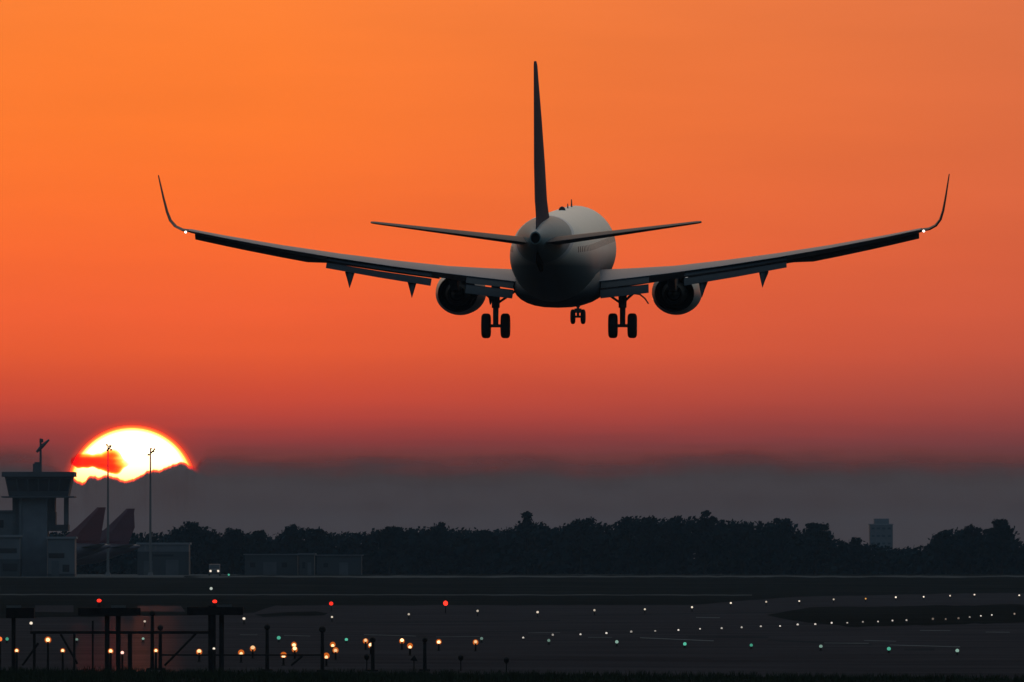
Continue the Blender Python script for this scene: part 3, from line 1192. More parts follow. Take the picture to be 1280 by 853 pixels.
def tower():
    d = 2330.0
    k = P * d
    root = empty('control_tower', (W(47, 700, d).x, d + 6, ZA))
    inv = Vector(root.location)

    def part(name, mb, m, parent=root, smooth=False):
        mb.v = [(x - inv.x, y - inv.y, z - inv.z) for x, y, z in mb.v]
        return mb.build(name, m, parent, smooth)
    tag(root, 'squat airport control tower with wide flat cab and roof mast', 'control tower')
    base = ZA - 0.02

    def zz(py):
        return EYE + (HZ - py) * k

    def xx(px):
        return (px - 640) * k
    # main shaft
    mb = MB()
    mb.box((xx(26), d + 0.5, base), (xx(59), d + 9.5, zz(620.5)))
    mb.box((xx(24), d + 0.2, base), (xx(26.6), d + 0.9, zz(620.5)))
    part('shaft', mb, M_tower)
    # floors behind and beside the shaft
    mb = MB()
    mb.box((xx(15), d + 2.0, base), (xx(25.9), d + 10, zz(620.6)))
    mb.box((xx(59.1), d + 3.0, zz(640)), (xx(68), d + 9, zz(620.6)))
    mb.box((xx(59.1), d + 2.5, zz(664)), (xx(85), d + 9, zz(656)))
    mb.box((xx(59.1), d + 3.0, zz(656)), (xx(69), d + 9, zz(640)))
    part('side_block', mb, M_tdark)
    for a, b in ((79.6, 85.5), (72.0, 74.2)):
        mb = MB()
        mb.box((xx(a) if a > 75 else xx(72), d + 1.2, zz(656)), (xx(b) if a > 75 else xx(74), d + 2.2, zz(620.7)) if a > 75 else (xx(74), d + 2.2, zz(636)))
        if a < 75:
            continue
        part('column', mb, M_tdark)
    # gallery and cab
    mb = MB()
    mb.box((xx(2), d - 1.2, zz(622.2)), (xx(93), d + 12.0, zz(620.5)))
    part('gallery', mb, M_tdark)
    mb = MB()
    vs = []
    for (x0, x1, y0, y1, py) in ((11, 85, 0.4, 10.6, 620.5), (6, 90, -0.6, 11.6, 596)):
        vs += [(xx(x0), d + y0, zz(py)), (xx(x1), d + y0, zz(py)), (xx(x1), d + y1, zz(py)), (xx(x0), d + y1, zz(py))]
    mb.add(vs, [(3, 2, 1, 0), (4, 5, 6, 7), (0, 1, 5, 4), (1, 2, 6, 5), (2, 3, 7, 6), (3, 0, 4, 7)])
    cab = part('cab', mb, M_tdark)
    for i in range(6):
        f0, f1 = i / 6 + 0.012, (i + 1) / 6 - 0.012
        mb = MB()

        def pt(f, top):
            x0, x1 = (7.2, 88.8) if top else (10.2, 85.8)
            yy = -0.52 if top else 0.14
            return (xx(x0 + (x1 - x0) * f), d + yy - 0.02, zz(599) if top else zz(614))
        a, b, c, e = pt(f0, False), pt(f1, False), pt(f1, True), pt(f0, True)
        off = Vector((0, -0.05, 0))
        q = [Vector(v) for v in (a, b, c, e)]
        mb.add(q + [v + off for v in q], [(0, 1, 2, 3), (7, 6, 5, 4), (0, 4, 5, 1), (1, 5, 6, 2), (2, 6, 7, 3), (3, 7, 4, 0)])
        part('window', mb, M_glass, cab)
    mb = MB()
    mb.box((xx(2.5), d - 1.4, zz(596)), (xx(93), d + 12.4, zz(590)))
    roof = part('roof', mb, M_tdark)
    mb = MB()
    mb.box((xx(40), d + 4, zz(590)), (xx(50.5), d + 6, zz(579.5)))
    mb.box((xx(42), d + 4.3, zz(579.5)), (xx(48), d + 5.6, zz(577.5)))
    part('plant_box', mb, M_tdark, roof)
    mb = MB()
    mb.tube([(xx(49.5), d + 5, zz(590)), (xx(49.5), d + 5, zz(548))], [.22, .16], 8)
    mast = part('mast', mb, M_tdark, roof)
    mb = MB()
    mb.tube([(xx(44.5), d + 5, zz(565)), (xx(51), d + 5, zz(558)), (xx(60), d + 5.2, zz(549.5))], [.22, .34, .15], 8)
    mb.tube([(xx(50.5), d + 5, zz(553)), (xx(50.5), d + 5, zz(548.5))], [.34, .30], 8)
    part('radar_antenna', mb, M_tdark, roof)
    return root


tower()


M_dull = mat('dull grey wall', (0.022, 0.025, 0.028), 0.8)


def building(name, label, cat, x0, x1, ytop, d, depth, m, roofm, windows=(), group=None, roof_t=0.35, doors=(), plinth=0):
    a, b = W(x0, HZ, d), W(x1, HZ, d)
    zt = EYE + (HZ - ytop) * P * d
    c = Vector(((a.x + b.x) / 2, d + depth / 2, ZA))
    root = empty(name, c)
    tag(root, label, cat, group)
    hw = (b.x - a.x) / 2
    mb = MB()
    mb.box((-hw, -depth / 2, -0.02), (hw, depth / 2, zt - ZA - roof_t))
    wall = mb.build('wall', m, root)
    mb = MB()
    mb.box((-hw - .25, -depth / 2 - .25, zt - ZA - roof_t), (hw + .25, depth / 2 + .25, zt - ZA))
    mb.build('roof', roofm, root)
    if plinth:
        mb = MB()
        mb.box((-hw - .02, -depth / 2 - .02, -.03), (hw + .02, depth / 2 + .02, plinth))
        mb.build('plinth', M_dull, wall)
    for (f0, f1, z0, z1) in windows:
        mb = MB()
        mb.box((-hw + 2 * hw * f0, -depth / 2 - .06, z0), (-hw + 2 * hw * f1, -depth / 2 + .05, z1))
        mb.build('window', M_glass, wall)
    for (f0, f1, z1) in doors:
        mb = MB()
        mb.box((-hw + 2 * hw * f0, -depth / 2 - .05, 0), (-hw + 2 * hw * f1, -depth / 2 + .05, z1))
        mb.build('door', M_tdark, wall)
    return root


building('terminal_block', 'low pale two-storey block at the foot of the control tower', 'building', -60, 24.5, 669, 2318, 10, M_pale, M_roof,
         [(.04, .46, 3.9, 4.7), (.52, .96, 3.9, 4.7), (.05, .24, .9, 2.2), (.40, .62, .9, 2.2), (.75, .97, .9, 2.2)], doors=[(.27, .36, 2.4), (.66, .72, 2.4)], plinth=2.9)
building('terminal_block', 'low pale annex right of the tower shaft, below the red tail', 'building', 59.5, 93.5, 671, 2322, 9, M_pale, M_roof,
         [(.04, .62, 3.1, 3.9), (.55, .80, .8, 2.0)], doors=[(.15, .42, 2.6)], plinth=0.5)
building('office_building', 'dark flat-roofed block at left frame edge behind the tower', 'building', -80, 16, 638, 2390, 14, M_tdark, M_tdark,
         [(f, f + .18, z, z + 1.3) for f in (.1, .4, .7) for z in (5.0, 8.3)])
building('service_hall', 'pale low service hall right of the parked tails', 'building', 172, 236, 678.5, 2560, 12, M_pale, M_roof,
         [(.3, .7, 3.4, 3.8)], doors=[(.12, .3, 2.6), (.55, .8, 2.8)], plinth=4.3)
building('shed', 'long low shed with pale roof edge before the trees', 'shed', 306, 372, 692.5, 2600, 9, M_dull, M_pale, [(.1, .2, 1.4, 2.3), (.7, .8, 1.4, 2.3)], roof_t=.22, doors=[(.35, .6, 2.4)])
building('shed', 'low grey shed joined to a bright gable, right of the long shed', 'shed', 374, 393, 691.5, 2590, 9, M_dull, M_pale, [(.2, .4, 1.2, 2.4)], doors=[(.55, .8, 2.3)])
building('shed', 'low dark shed with thin pale roof, farthest right by the wood', 'shed', 396, 452, 693.5, 2605, 9, M_dull, M_pale, [(.15, .25, 1.4, 2.2)], roof_t=.2, doors=[(.5, .7, 2.3)])
bt = building('tower_block', 'lone grey high-rise block rising behind the trees', 'building', 1087, 1116, 655, 5600, 14, M_tdark, M_roof,
              [(f, f + .13, z, z + .7) for f in (.08, .31, .54, .78) for z in (9, 12, 15)])
mbx = MB()
mbx.box((-2.8, -4, 0), (3.2, 4, 2.1))
o = mbx.build('roof_house', M_pale, bt)
o.location = (0, 0, EYE + (HZ - 655) * P * 5600 - ZA)


# floodlight masts
def mast(label, px, ytop, d, tilt, brackets=False):
    k = P * d
    b = Vector(((px - 640) * k, d, ZA))
    root = empty('floodlight_mast', b)
    tag(root, label, 'light mast', 'floodlight masts in front of the sun')
    h = EYE + (HZ - ytop) * k - ZA
    mb = MB()
    mb.tube([(0, 0, 0), (0, 0, h * .5), (0, 0, h)], [.26, .19, .13], 10)
    mb.box((-.5, -.5, 0), (.5, .5, .6), .7)
    mb.build('pole', M_pole, root, True)
    mb = MB()
    a, c = tilt
    mb.tube([(-.15, 0, h - .95 * 1.0), (.3, .05, h - .45), (c, .1, h + .02)], [.10, .15, .10], 8)
    mb.build('crossarm', M_pole, root, True)
    for (x, z) in a:
        mb = MB()
        mb.box((x - .20, -.3, h + z - .16), (x + .20, .2, h + z + .16), .75)
        mb.build('floodlight', M_steel, root)
    if brackets:
        for s in (-1, 1):
            mb = MB()
            mb.box((s * .95 - .12, -.2, 4.5), (s * .95 + .12, .2, 5.4), .6)
            mb.tube([(s * .1, 0, 4.4), (s * .95, 0, 4.55)], .04, 6)
            mb.build('bracket_lamp', M_pole, root)
    return root


mast('tall floodlight mast with raised head, left of the two before the sun', 135, 557, 2480, ([(-.2, .1), (.35, -.1), (.55, -.75), (-.1, -.85)], .62))
mast('floodlight mast with slanted crossarm before the right half of the sun', 188, 562, 2500, ([(-.35, -.95), (.1, .12), (.72, .05), (.55, -.35)], .72), True)


# parked airliners, tails showing past the tower
M_redfin = mat('dark red tail paint', (0.105, 0.014, 0.018), 0.5, noise_scale=0.3, amount=0.2)
M_purplefin = mat('maroon tail paint', (0.085, 0.016, 0.026), 0.5, noise_scale=0.3, amount=0.2)
M_pbody = mat('parked aircraft body', (0.05, 0.03, 0.038), 0.5)


def parked(label, px_te, d, finm, rudder_step):
    root = empty('parked_airliner', ((px_te - 640) * P * d, d, ZA))
    tag(root, label, 'airplane', 'airliners parked behind the tower')
    mb = MB()
    n = 20
    # nose at -x, tail end at +x
    secs = [(2.2, 5.2, .22), (0.5, 4.9, .6), (-2, 4.5, 1.15), (-5, 4.1, 1.75), (-8, 3.85, 1.97), (-26, 3.8, 1.97), (-31, 3.7, 1.7), (-34, 3.4, 1.0), (-35.2, 3.2, .2)]
    mb.loft([[(x, r * math.cos(2 * math.pi * k / n), zc + r * math.sin(2 * math.pi * k / n)) for k in range(n)] for x, zc, r in secs])
    fus = mb.build('fuselage', M_pbody, root, True, 60)
    mb = MB()
    rings = []
    for z, le, te, t in ((5.35, -8.4, 0.2, .12), (6.2, -6.6, 0.3, .26), (8.6, -3.7, 0.75 + rudder_step, .2), (11.2, -0.95, 1.15, .13), (11.95, -.2, 1.3, .1)):
        rings.append([(le, 0, z), (le + (te - le) * .3, -t, z), (te, -.02, z), (te, .02, z), (le + (te - le) * .3, t, z)])
    mb.loft(rings)
    mb.build('fin', finm, root)
    for s in (-1, 1):
        mb = MB()
        mb.loft([[(-3.4, s * .5, 4.95), (-2.2, s * .5, 5.15), (.3, s * .5, 4.95), (-2.2, s * .5, 4.8)],
                 [(.2, s * 6.2, 5.55), (.7, s * 6.2, 5.62), (1.5, s * 6.2, 5.55), (.7, s * 6.2, 5.5)]])
        mb.build('tailplane', M_pale, root)
        mb = MB()
        mb.loft([[(-22, s * 1.5, 2.7), (-19, s * 1.5, 3.1), (-15, s * 1.5, 2.8), (-19, s * 1.5, 2.3)],
                 [(-13.2, s * 17, 4.2), (-12.6, s * 17, 4.3), (-11.6, s * 17, 4.2), (-12.6, s * 17, 4.12)]])
        mb.build('wing', M_pbody, root)
        mb = MB()
        mb.lathe([(-22.5, .95), (-21.5, 1.1), (-19.5, 1.05), (-18, .7)], (0, s * 5.7, 1.75), 'x', 16)
        mb.build('engine', M_pbody, root, True)
        mb = MB()
        mb.tube([(-17.2, s * 3.8, 2.6), (-17.2, s * 3.8, .6)], .14, 8)
        mb.lathe([(-.35, .58), (.35, .58)], (-17.2 + .0, s * 3.8, .58), 'x', 4) if False else mb.tube([(-17.2, s * 3.8 - .4, .58), (-17.2, s * 3.8 + .4, .58)], .58, 14)
        mb.build('landing_gear', M_rubber, root)
    mb = MB()
    mb.tube([(-30, 0, 2.4), (-30, 0, .4)], .1, 8)
    mb.tube([(-30, -.3, .4), (-30, .3, .4)], .4, 12)
    mb.build('landing_gear', M_rubber, root)
    return root


parked('parked airliner with dark red swept tail, nearer the tower', 123, 2440, M_redfin, 0.0)
parked('parked airliner with maroon tail, right of the other one', 159.5, 2500, M_purplefin, 0.55)


# service vehicle with its headlamps on
def van():
    p = G(268, 708.5, ZA - 0.0)
    d = 2480.0
    root = empty('service_van', ((268 - 640) * P * d, d, ZA))
    tag(root, 'dark service van facing the camera with both headlights on', 'van')
    mb = MB()
    prof = [(-.0, .35), (0, 1.05), (.9, 1.2), (1.5, 2.0), (4.6, 2.05), (4.6, .35)]
    mb.loft([[(x, yy, z) for yy, z in prof] for x in (-.95, .95)])
    body = mb.build('body', M_tdark, root)
    mb = MB()
    mb.add([(-.8, .88, 1.24), (.8, .88, 1.24), (.75, 1.43, 1.96), (-.75, 1.43, 1.96)], [(0, 1, 2, 3)])
    mb.build('windscreen', M_glass, body)
    for s in (-1, 1):
        mb = MB()
        mb.ball((s * .68, -.03, .82), .2, 10, 6)
        mb.build('headlight', G_white, root, True)
        for yy in (.9, 3.7):
            mb = MB()
            mb.tube([(s * .95 - .12, yy, .34), (s * .95 + .12, yy, .34)], .34, 14)
            mb.build('wheel', M_rubber, root)


van()

# ------------------------------------------------------------------ trees
M_leaf = ground_mat('dusk foliage', (0.0075, 0.017, 0.021), 0.35, 0.3)
M_leaf2 = ground_mat('dark needles', (0.007, 0.016, 0.020), 0.35, 0.3)
M_bark = ground_mat('bark', (0.010, 0.010, 0.010), 2.0, 0.3)
TD = 2700.0
TOPS = [(-200, 662), (-40, 660), (60, 664), (150, 664), (200, 668), (218, 660), (240, 655), (262, 660), (275, 667), (290, 663), (310, 666), (325, 663), (338, 672), (350, 668), (364, 658), (400, 661), (415, 665), (450, 666),
        (480, 660), (530, 660), (547, 656), (565, 661), (620, 662), (640, 660), (650, 652), (668, 652), (690, 659), (715, 654), (730, 651), (765, 656), (780, 650), (808, 646),
        (850, 649), (880, 645), (910, 651), (965, 652), (985, 650), (992, 662), (1005, 662), (1020, 660), (1032, 660), (1040, 672), (1055, 677), (1070, 676), (1090, 680), (1120, 685), (1150, 683), (1163, 682),
        (1168, 668), (1180, 663), (1215, 660), (1230, 664), (1245, 657), (1262, 658), (1270, 672), (1282, 680), (1340, 672), (1500, 660)]


def top_at(px):
    for (a, ya), (b, yb) in zip(TOPS, TOPS[1:]):
        if a <= px <= b:
            return ya + (yb - ya) * (px - a) / (b - a)
    return 665


def leaf(mb, c, size, r):
    n = Vector((r.gauss(0, 1), r.gauss(0, 1), r.gauss(0, 1))).normalized()
    a = n.orthogonal().normalized()
    b = n.cross(a)
    s1, s2 = size * (0.6 + 0.8 * r.random()), size * (0.4 + 0.5 * r.random())
    c = Vector(c)
    mb.add([c - a * s1, c - b * s2, c + a * s1, c + b * s2], [(0, 1, 2, 3)])


def wood():
    mb = MB()
    r = random.Random(11)
    px = -200.0
    while px < 1500:
        px += 3.2
        for row in range(3):
            d = TD + 6 + row * 6 + r.uniform(-2, 2)
            x = (px + r.uniform(-2, 2) - 640) * P * d
            zt = EYE + (HZ - top_at(px) - r.uniform(0, 5)) * P * d
            z = ZA + 0.2
            bulge = r.uniform(0.8, 1.2)
            while z < zt:
                w = 0.9 * bulge
                leaf(mb, (x + r.gauss(0, w * .5), d + r.gauss(0, 1.3), z + r.uniform(-.3, .3)), 0.85 if z < zt - 1.0 else 0.42, r)
                if z > zt - 1.5:
                    leaf(mb, (x + r.gauss(0, w * .5), d + r.gauss(0, 1.3), z + r.uniform(-.3, .3)), 0.42, r)
                z += 0.42 * r.uniform(.7, 1.3)
    o = mb.build('wood', M_leaf)
    tag(o, 'continuous dark belt of trees along the airfield horizon', 'wood', kind='stuff')


wood()


def tree(px, ytop, wpx, label, kind='round', d=TD):
    r = random.Random(int(px * 13 + ytop))
    k = P * d
    h = EYE + (HZ - ytop) * k - ZA
    hw = wpx * k / 2
    root = empty('tree', ((px - 640) * k, d, ZA))
    tag(root, label, 'tree', 'trees standing out of the wood')
    mb = MB()
    lean = r.uniform(-.3, .3)
    mb.tube([(0, 0, 0), (lean * .4, 0, h * .3), (lean, 0, h * .62), (lean, 0, h * .86)], [.34, .26, .15, .05], 8)
    limbs = []
    for i in range(7):
        a = r.uniform(0, 6.28)
        z0 = h * r.uniform(.28, .6)
        ln = hw * r.uniform(.5, .85)
        e = (lean + math.cos(a) * ln, math.sin(a) * ln, z0 + h * r.uniform(.1, .25))
        mb.tube([(lean * .7, 0, z0), e], [.12, .03], 6)
        limbs.append(e)
    mb.build('trunk', M_bark, root, True)
    mb = MB()
    clumps = []
    for i in range(26):
        if kind == 'round':
            t = r.uniform(.28, .97)
            prof = math.sin(min(1, (t - .12) / .62) * math.pi * .5) if t < .70 else math.sqrt(max(.02, 1 - ((t - .62) / .38) ** 2))
        elif kind == 'pine':        # flat umbrella top on bare stem
            t = r.uniform(.55, .96)
            prof = .4 + .6 * math.sin((t - .5) / .5 * math.pi * .75)
        else:                       # pointed
            t = r.uniform(.18, .97)
            prof = max(.06, 1 - (t - .1) / .95)
        a = r.uniform(0, 6.28)
        q = math.sqrt(r.random()) * prof * hw * .82
        clumps.append((lean + math.cos(a) * q, math.sin(a) * q, t * h - .45, r.uniform(.7, 1.25) * (hw / 3.0) ** .5))
    for (cx, cy, cz, cr) in clumps:
        for j in range(115):
            v = Vector((r.gauss(0, 1), r.gauss(0, 1), r.gauss(0, 1))).normalized() * cr * r.uniform(.25, 1.0)
            z = cz + v.z * .75
            if z > h or z < .3:
                continue
            leaf(mb, (cx + v.x, cy + v.y, z), r.uniform(.20, .36), r)
    mb.build('crown', M_leaf2 if kind != 'round' else M_leaf, root)
    return root


TREES = [
    (240, 651.5, 46, 'broad round tree nearest the pale service hall', 'round'),
    (290, 659, 28, 'small rounded tree left of the long low shed', 'round'),
    (325, 659, 24, 'slim tree standing directly over the long low shed', 'round'),
    (364, 654, 30, 'round tree above the bright gable shed', 'round'),
    (398, 657, 32, 'low spreading tree above the farthest right shed', 'round'),
    (486, 655, 34, 'rounded tree halfway between the sheds and the left main wheels', 'round'),
    (547, 652, 34, 'round-topped tree almost below the left engine', 'round'),
    (602, 657, 32, 'low tree below the left main landing gear', 'round'),
    (659, 638, 40, 'tall pointed tree, the highest crown below the left of the fuselage', 'pointed'),
    (726, 645, 46, 'gappy umbrella pine below the nose wheel', 'pine'),
    (786, 644, 32, 'rounded tree below the right main landing gear', 'round'),
    (810, 639.5, 34, 'taller round tree left of the right engine', 'round'),
    (846, 643, 32, 'broad even tree directly below the right engine', 'round'),
    (881, 637, 34, 'tallest round crown right of the right engine', 'round'),
    (929, 646, 38, 'flat-topped tree below the outer right flap fairing', 'round'),
    (976, 641, 34, 'high round tree just left of the separate tree by the tower block', 'round'),
    (1019, 645, 40, 'separate round-headed tree standing left of the lone tower block', 'round'),
    (1072, 671, 30, 'short bush-like tree at the left foot of the lone tower block', 'round'),
    (1181, 659, 34, 'left shoulder tree of the clump right of the tower block', 'round'),
    (1213, 654, 34, 'middle tree of the clump right of the tower block', 'round'),
    (1252, 647, 40, 'highest round tree at the right edge of the photo', 'round'),
]
for a in TREES:
    tree(*a[:3], a[3], a[4])

# ------------------------------------------------------------------ airfield lights
def lamp_proto(name, m, r, h, rim=False):
    root = empty(name)
    mb = MB()
    mb.lathe([(0, .11), (.03, .10), (.04, .05), (h - r * .6, .04), (h - r * .4, r * .8)], (0, 0, 0), 'z', 10)
    mb.build('base', M_steel, root, True)
    mb = MB()
    mb.ball((0, 0, h), r, 12, 8)
    mb.build('lens', m, root, True)
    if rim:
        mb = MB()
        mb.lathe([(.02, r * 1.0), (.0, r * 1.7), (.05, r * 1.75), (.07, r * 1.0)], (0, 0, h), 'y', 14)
        mb.build('halo_ring', G_halo, root, True)  # added glowing ring, stands in for bloom round the lens
    return root


GLOWS = {}


def vary(o, m):
    """no two lamps burn quite alike"""
    k = rnd.choice((0.5, 0.75, 1.0, 1.3))
    if (m.name, k) not in GLOWS:
        e = m.node_tree.nodes['Emission']
        GLOWS[m.name, k] = glow(m.name + ' variant', e.inputs[0].default_value[:3], e.inputs[1].default_value * k)
    for ch in o.children:
        if ch.name.split('.')[0] == 'lens':
            ch.material_slots[0].link = 'OBJECT'
            ch.material_slots[0].material = GLOWS[m.name, k]
            q = rnd.uniform(0.85, 1.12)
            ch.scale = (q * rnd.uniform(.9, 1.15), q, q)


def row(name, m, r, h, pts, label, cat, group=None, rim=False):
    """label: a function of index and count"""
    proto = None
    for i, (px, py) in enumerate(pts):
        q = G(px, py + h / (P * 900) * 0)
        d = (EYE - h) / (P * (py - HZ))
        loc = ((px - 640) * P * d, d, gz(d))
        if proto is None:
            proto = lamp_proto(name, m, r, h, rim)
            o = proto
            o.location = loc
        else:
            o = copy_thing(proto, loc)
        vary(o, m)
        tag(o, label(i, len(pts)), cat, group)


ROW_A = [(39, 780), (181, 776), (305, 773.5), (415, 770.5), (511, 767.5), (597, 764.3), (672, 765.5), (743, 763), (806, 761), (865, 759), (913.5, 754), (957.7, 752.5),
         (999, 751), (1042, 749.5), (1119.7, 747), (1154.5, 746), (1187.5, 745), (1218, 743.5), (1274, 744)]
row('runway_edge_light', G_white, 0.088, 0.40, ROW_A,
    lambda i, n: 'white edge light, %s in the upper row across the runway' % nth(i, n), 'runway light', 'white runway edge lights, upper row')
row('runway_edge_light', glow('orange edge lamp', (1, .5, .12), 1.4), 0.09, 0.40, [(1082, 748.5)],
    lambda i, n: 'the only orange light in the upper row of white runway lights', 'runway light', 'white runway edge lights, upper row')
ROW_B = [(654, 797), (691, 794), (725.6, 793), (758, 791.6), (789, 790), (819, 788.6), (848, 787.6), (875, 786), (902, 785.5), (927, 784.5), (951, 783), (975, 782.5),
         (997, 781), (1019, 780.5), (1039.5, 779), (1059, 778.5), (1078.5, 777.5), (1097.5, 777), (1115.5, 776), (1133, 775.5), (1212, 771.5), (1226, 770), (1239.7, 769)]
row('centreline_light', glow('centre lamp', (1.0, 0.92, 0.82), 0.6), 0.062, 0.12, ROW_B,
    lambda i, n: 'small white light, %s in the close-set middle row' % nth(i, n), 'runway light', 'close-set white lights, middle row')
row('centreline_light', glow('faint centre lamp', (1.0, 0.8, 0.65), 0.3), 0.075, 0.12, [(1166, 774), (1182, 774), (1198, 773), (1268, 767.5)],
    lambda i, n: 'very faint light near the right end of middle row, %s of four' % nth(i, n), 'runway light', 'close-set white lights, middle row')
ROW_G = [(9, 799), (348.5, 798), (433, 799), (856, 805), (939, 806), (1111, 811)]
row('threshold_light', G_green, 0.09, 0.22, ROW_G,
    lambda i, n: 'green light, %s of the green ones along the lower row' % nth(i, n), 'runway light', 'green and pale threshold lights, lower row')
row('threshold_light', G_paleg, 0.08, 0.22, [(96, 799), (179, 798), (602, 798.6), (686, 801), (771, 803), (1026, 808), (1196.5, 813.5)],
    lambda i, n: 'pale greenish-white light, %s of the pale ones along the lower row' % nth(i, n), 'runway light', 'green and pale threshold lights, lower row')
AMB = [(249, 815), (301.5, 816), (316, 811), (354.5, 819), (367.5, 806), (368.5, 812), (408, 820), (416, 806), (419.5, 813), (457, 801.5), (463.5, 807), (502.5, 801.5), (512.5, 807.5), (548.5, 802.5), (594.5, 803)]
ALAB = ['amber light between the braced gantry and its tall right post', 'low amber light just right of the tall gantry posts', 'amber light, upper right of a pair right of the gantry',
        'low amber light below a stacked pair, right of the round-headed post', 'upper amber light of the stacked pair', 'lower amber light of the stacked pair',
        'low amber light at the foot of the second round-headed post', 'upper amber light right of the second round-headed post', 'lower amber light right of the second round-headed post',
        'amber light on the left side of the third round-headed post', 'amber light partly in front of the third round-headed post', 'upper amber light left of the last round-headed post',
        'lower amber light left of the last round-headed post', 'lone amber light right of the last round-headed post', 'rightmost amber light, beside a pale greenish one']
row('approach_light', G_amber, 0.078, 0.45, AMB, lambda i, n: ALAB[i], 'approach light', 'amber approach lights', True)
row('obstruction_light', G_red, 0.19, 0.8, [(414, 753), (557, 755)],
    lambda i, n: ('red light on the grass edge left of the third round-headed post', 'rightmost red light, right of all the posts')[i], 'warning light', 'red warning lights')
row('apron_light', G_dim, 0.2, 0.3, [(264, 737.5)], lambda i, n: 'dim white light on the grass above the right red light', 'light')


def apron_green():
    d = 2300.0
    o = lamp_proto('taxiway_light', G_green, 0.17, .35)
    o.location = ((286 - 640) * P * d, d, ZA)
    tag(o, 'tiny green light on the apron right of the service van', 'taxiway light')


apron_green()

# ------------------------------------------------------------------ approach gantry and posts in the foreground
FD = 560.0


def fz(py, d=FD):
    return EYE + (HZ - py) * P * d


def fx(px, d=FD):
    return (px - 640) * P * d


def post_light(px, ytop, d, r, label, tall_head=True, lit=None):
    root = empty('approach_light_post', (fx(px, d), d, 0))
    tag(root, label, 'light post', 'posts with round unlit lamp heads')
    h = fz(ytop, d)
    mb = MB()
    mb.tube([(0, 0, 0), (0, 0, h - r)], [.085, .07], 10)
    mb.box((-.22, -.22, 0), (.22, .22, .08))
    mb.build('pole', M_steel, root, True)
    mb = MB()
    mb.lathe([(-.16, r * .55), (-.10, r * .95), (.02, r), (.14, r * .8), (.18, r * .3)], (0, 0, h), 'y', 18)
    mb.build('lamp_head', M_steel, root, True)
    return root


post_light(334, 784, 566, .125, 'tall round-headed post right of the gantry')
post_light(403, 787, 562, .14, 'second round-headed post, the thickest, with a side box')
post_light(466, 800, 564, .12, 'third round-headed post with amber lights at its head')
post_light(531, 800, 566, .115, 'rightmost round-headed post standing alone')
post_light(190.5, 767, 572, .125, 'highest round-headed post, behind the gantry beam')
post_light(200.5, 785, 571, .12, 'shorter round-headed post close beside the highest one')


def gantry():
    root = empty('light_gantry', (fx(150), FD, 0))
    tag(root, 'dark steel approach light gantry with beam, braces and top platforms', 'gantry')
    ox = root.location.x

    def part(name, mb, m=M_steel):
        mb.v = [(x - ox, y - FD, z) for x, y, z in mb.v]
        return mb.build(name, m, root, True, 40)
    for px, top, r in ((17, 766, .085), (116, 776, .04), (134, 768, .10), (148, 768, .10), (162.5, 791, .09), (265, 757, .16), (277, 768, .10), (43, 791, .06), (93, 790, .05)):
        mb = MB()
        mb.tube([(fx(px), FD, 0), (fx(px), FD, fz(top))], r, 10)
        mb.box((fx(px) - r * 2, FD - r * 2, 0), (fx(px) + r * 2, FD + r * 2, .06))
        part('post', mb)
    mb = MB()
    mb.box((fx(38), FD - .08, fz(792.5)), (fx(264), FD + .08, fz(789)))
    part('beam', mb)
    mb = MB()
    mb.box((fx(200), FD - .05, fz(820)), (fx(402), FD + .05, fz(818)))
    part('rail', mb)
    for (a, ya, b, yb) in ((245, 792, 206, 832), (48, 804, 28, 832), (76, 793, 97, 830), (378, 820, 364, 832)):
        mb = MB()
        mb.tube([(fx(a), FD, fz(ya)), (fx(b), FD, fz(yb))], .045, 8)
        part('brace', mb)
    # platforms carrying cable boxes at the post heads
    for (a, b, y0, y1) in ((8, 43, 760, 773), (98, 176, 760, 770), (234, 304, 759, 769)):
        mb = MB()
        mb.box((fx(a), FD - .30, fz(y1)), (fx(b), FD + .30, fz(y0)))
        part('platform', mb)
        mb = MB()
        m = (a + b) / 2
        w = 10
        c = {8: 17, 98: 148, 234: 281}[a]
        mb.box((fx(c - 9), FD - .12, fz(y0)), (fx(c + 9), FD + .12, fz(y0 - 3.0)))
        part('cable_tray', mb, M_mark)
    return root


gantry()


def red_on_gantry(px, py, label):
    root = empty('warning_light', (fx(px), FD, fz(759.5)))
    tag(root, label, 'warning light', 'red warning lights')
    h = fz(py) - fz(759.5)
    mb = MB()
    mb.lathe([(0, .09), (.04, .08), (h - .06, .05)], (0, 0, 0), 'z', 10)
    mb.build('base', M_steel, root, True)
    mb = MB()
    mb.ball((0, 0, h), .09, 14, 8, .75)
    mb.build('lens', G_red, root, True)


red_on_gantry(124, 751, 'red light on the gantry middle platform')
red_on_gantry(268.5, 752, 'red light on the gantry right platform above the thick post')


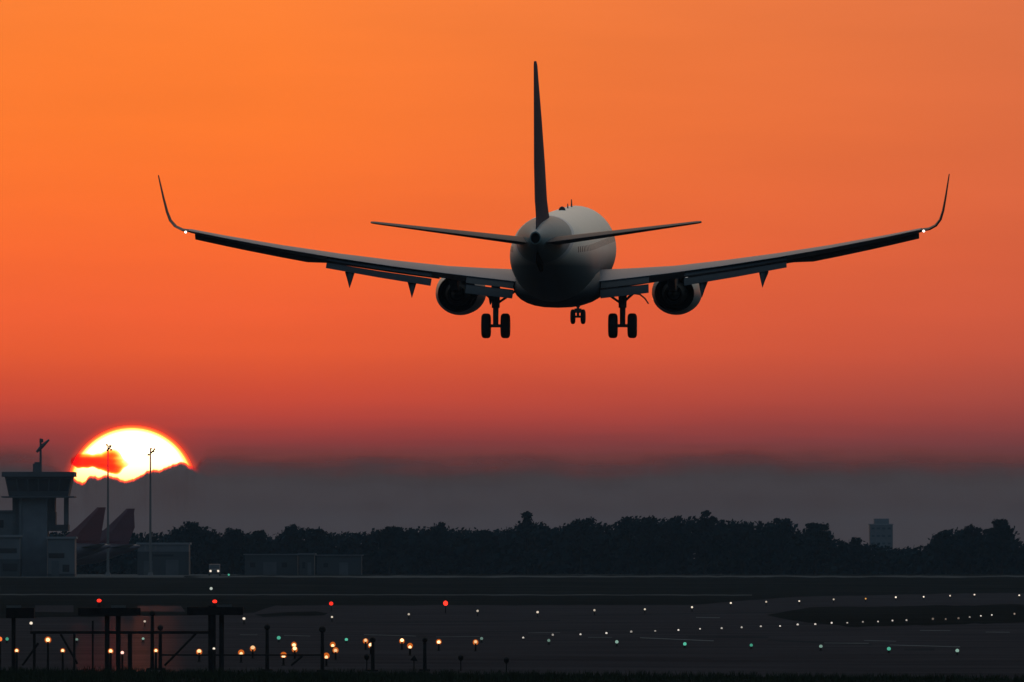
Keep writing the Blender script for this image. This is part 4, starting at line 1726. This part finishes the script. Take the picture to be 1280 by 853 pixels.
def lamp_post(px, py, d, r, m, label, rim=True):
    h = fz(py, d)
    root = empty('approach_light', (fx(px, d), d, 0))
    tag(root, label, 'approach light', 'amber approach lights')
    mb = MB()
    mb.tube([(0, 0, 0), (0, 0, h - r * .5)], [.05, .04], 8)
    mb.build('pole', M_steel, root, True)
    mb = MB()
    mb.ball((0, 0, h), r, 14, 8)
    mb.build('lens', m, root, True)
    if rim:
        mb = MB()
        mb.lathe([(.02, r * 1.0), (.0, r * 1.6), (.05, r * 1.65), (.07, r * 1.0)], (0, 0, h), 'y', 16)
        mb.build('halo_ring', G_halo, root, True)  # halo of the lamp modelled as an added emissive ring


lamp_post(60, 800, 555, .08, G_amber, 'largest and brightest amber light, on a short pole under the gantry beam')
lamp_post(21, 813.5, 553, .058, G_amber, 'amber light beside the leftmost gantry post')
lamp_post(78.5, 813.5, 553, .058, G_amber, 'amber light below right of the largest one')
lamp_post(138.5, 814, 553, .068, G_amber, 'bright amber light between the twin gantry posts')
lamp_post(153, 816, 557, .065, glow('pink lamp', (1, .55, .45), 1.6), 'small pinkish light right of the twin gantry posts', False)
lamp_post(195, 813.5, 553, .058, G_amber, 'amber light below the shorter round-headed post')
lamp_post(267.5, 811, 555, .05, G_white, 'small white light in front of the thick gantry post', False)
lamp_post(0, 799, 553, .09, glow('orange lamp', (1, .16, .03), 1.4), 'orange-red light cut by the left frame edge', False)

# low unlit fixtures on the verge
for i, (px, py) in enumerate(((458.5, 822), (517.5, 823), (576, 823), (633, 826))):
    d = 566 if i < 3 else 560
    root = empty('ground_fixture', (fx(px, d), d, 0))
    tag(root, ['small unlit marker just left of the third post, on a thin stem', 'small wedge-shaped unlit marker left of the rightmost post',
               'small dark unlit marker right of the rightmost post', 'rightmost small dark marker standing alone on the verge'][i], 'marker', 'low unlit markers along the verge')
    h = fz(py, d)
    mb = MB()
    mb.tube([(0, 0, 0), (0, 0, h)], .025, 8)
    mb.build('stem', M_steel, root)
    mb = MB()
    if i == 1:
        mb.add([(-.16, -.1, h - .08), (.16, -.1, h - .13), (.16, .1, h - .13), (-.16, .1, h - .08), (.02, -.08, h + .13), (.02, .08, h + .13)],
               [(3, 2, 1, 0), (0, 1, 4), (2, 3, 5), (1, 2, 5, 4), (3, 0, 4, 5)])
    else:
        mb.lathe([(-.12, .03), (-.04, .10), (.08, .11), (.14, .05)], (0, 0, h), 'z', 12)
    mb.build('lamp_head', M_steel, root, True)
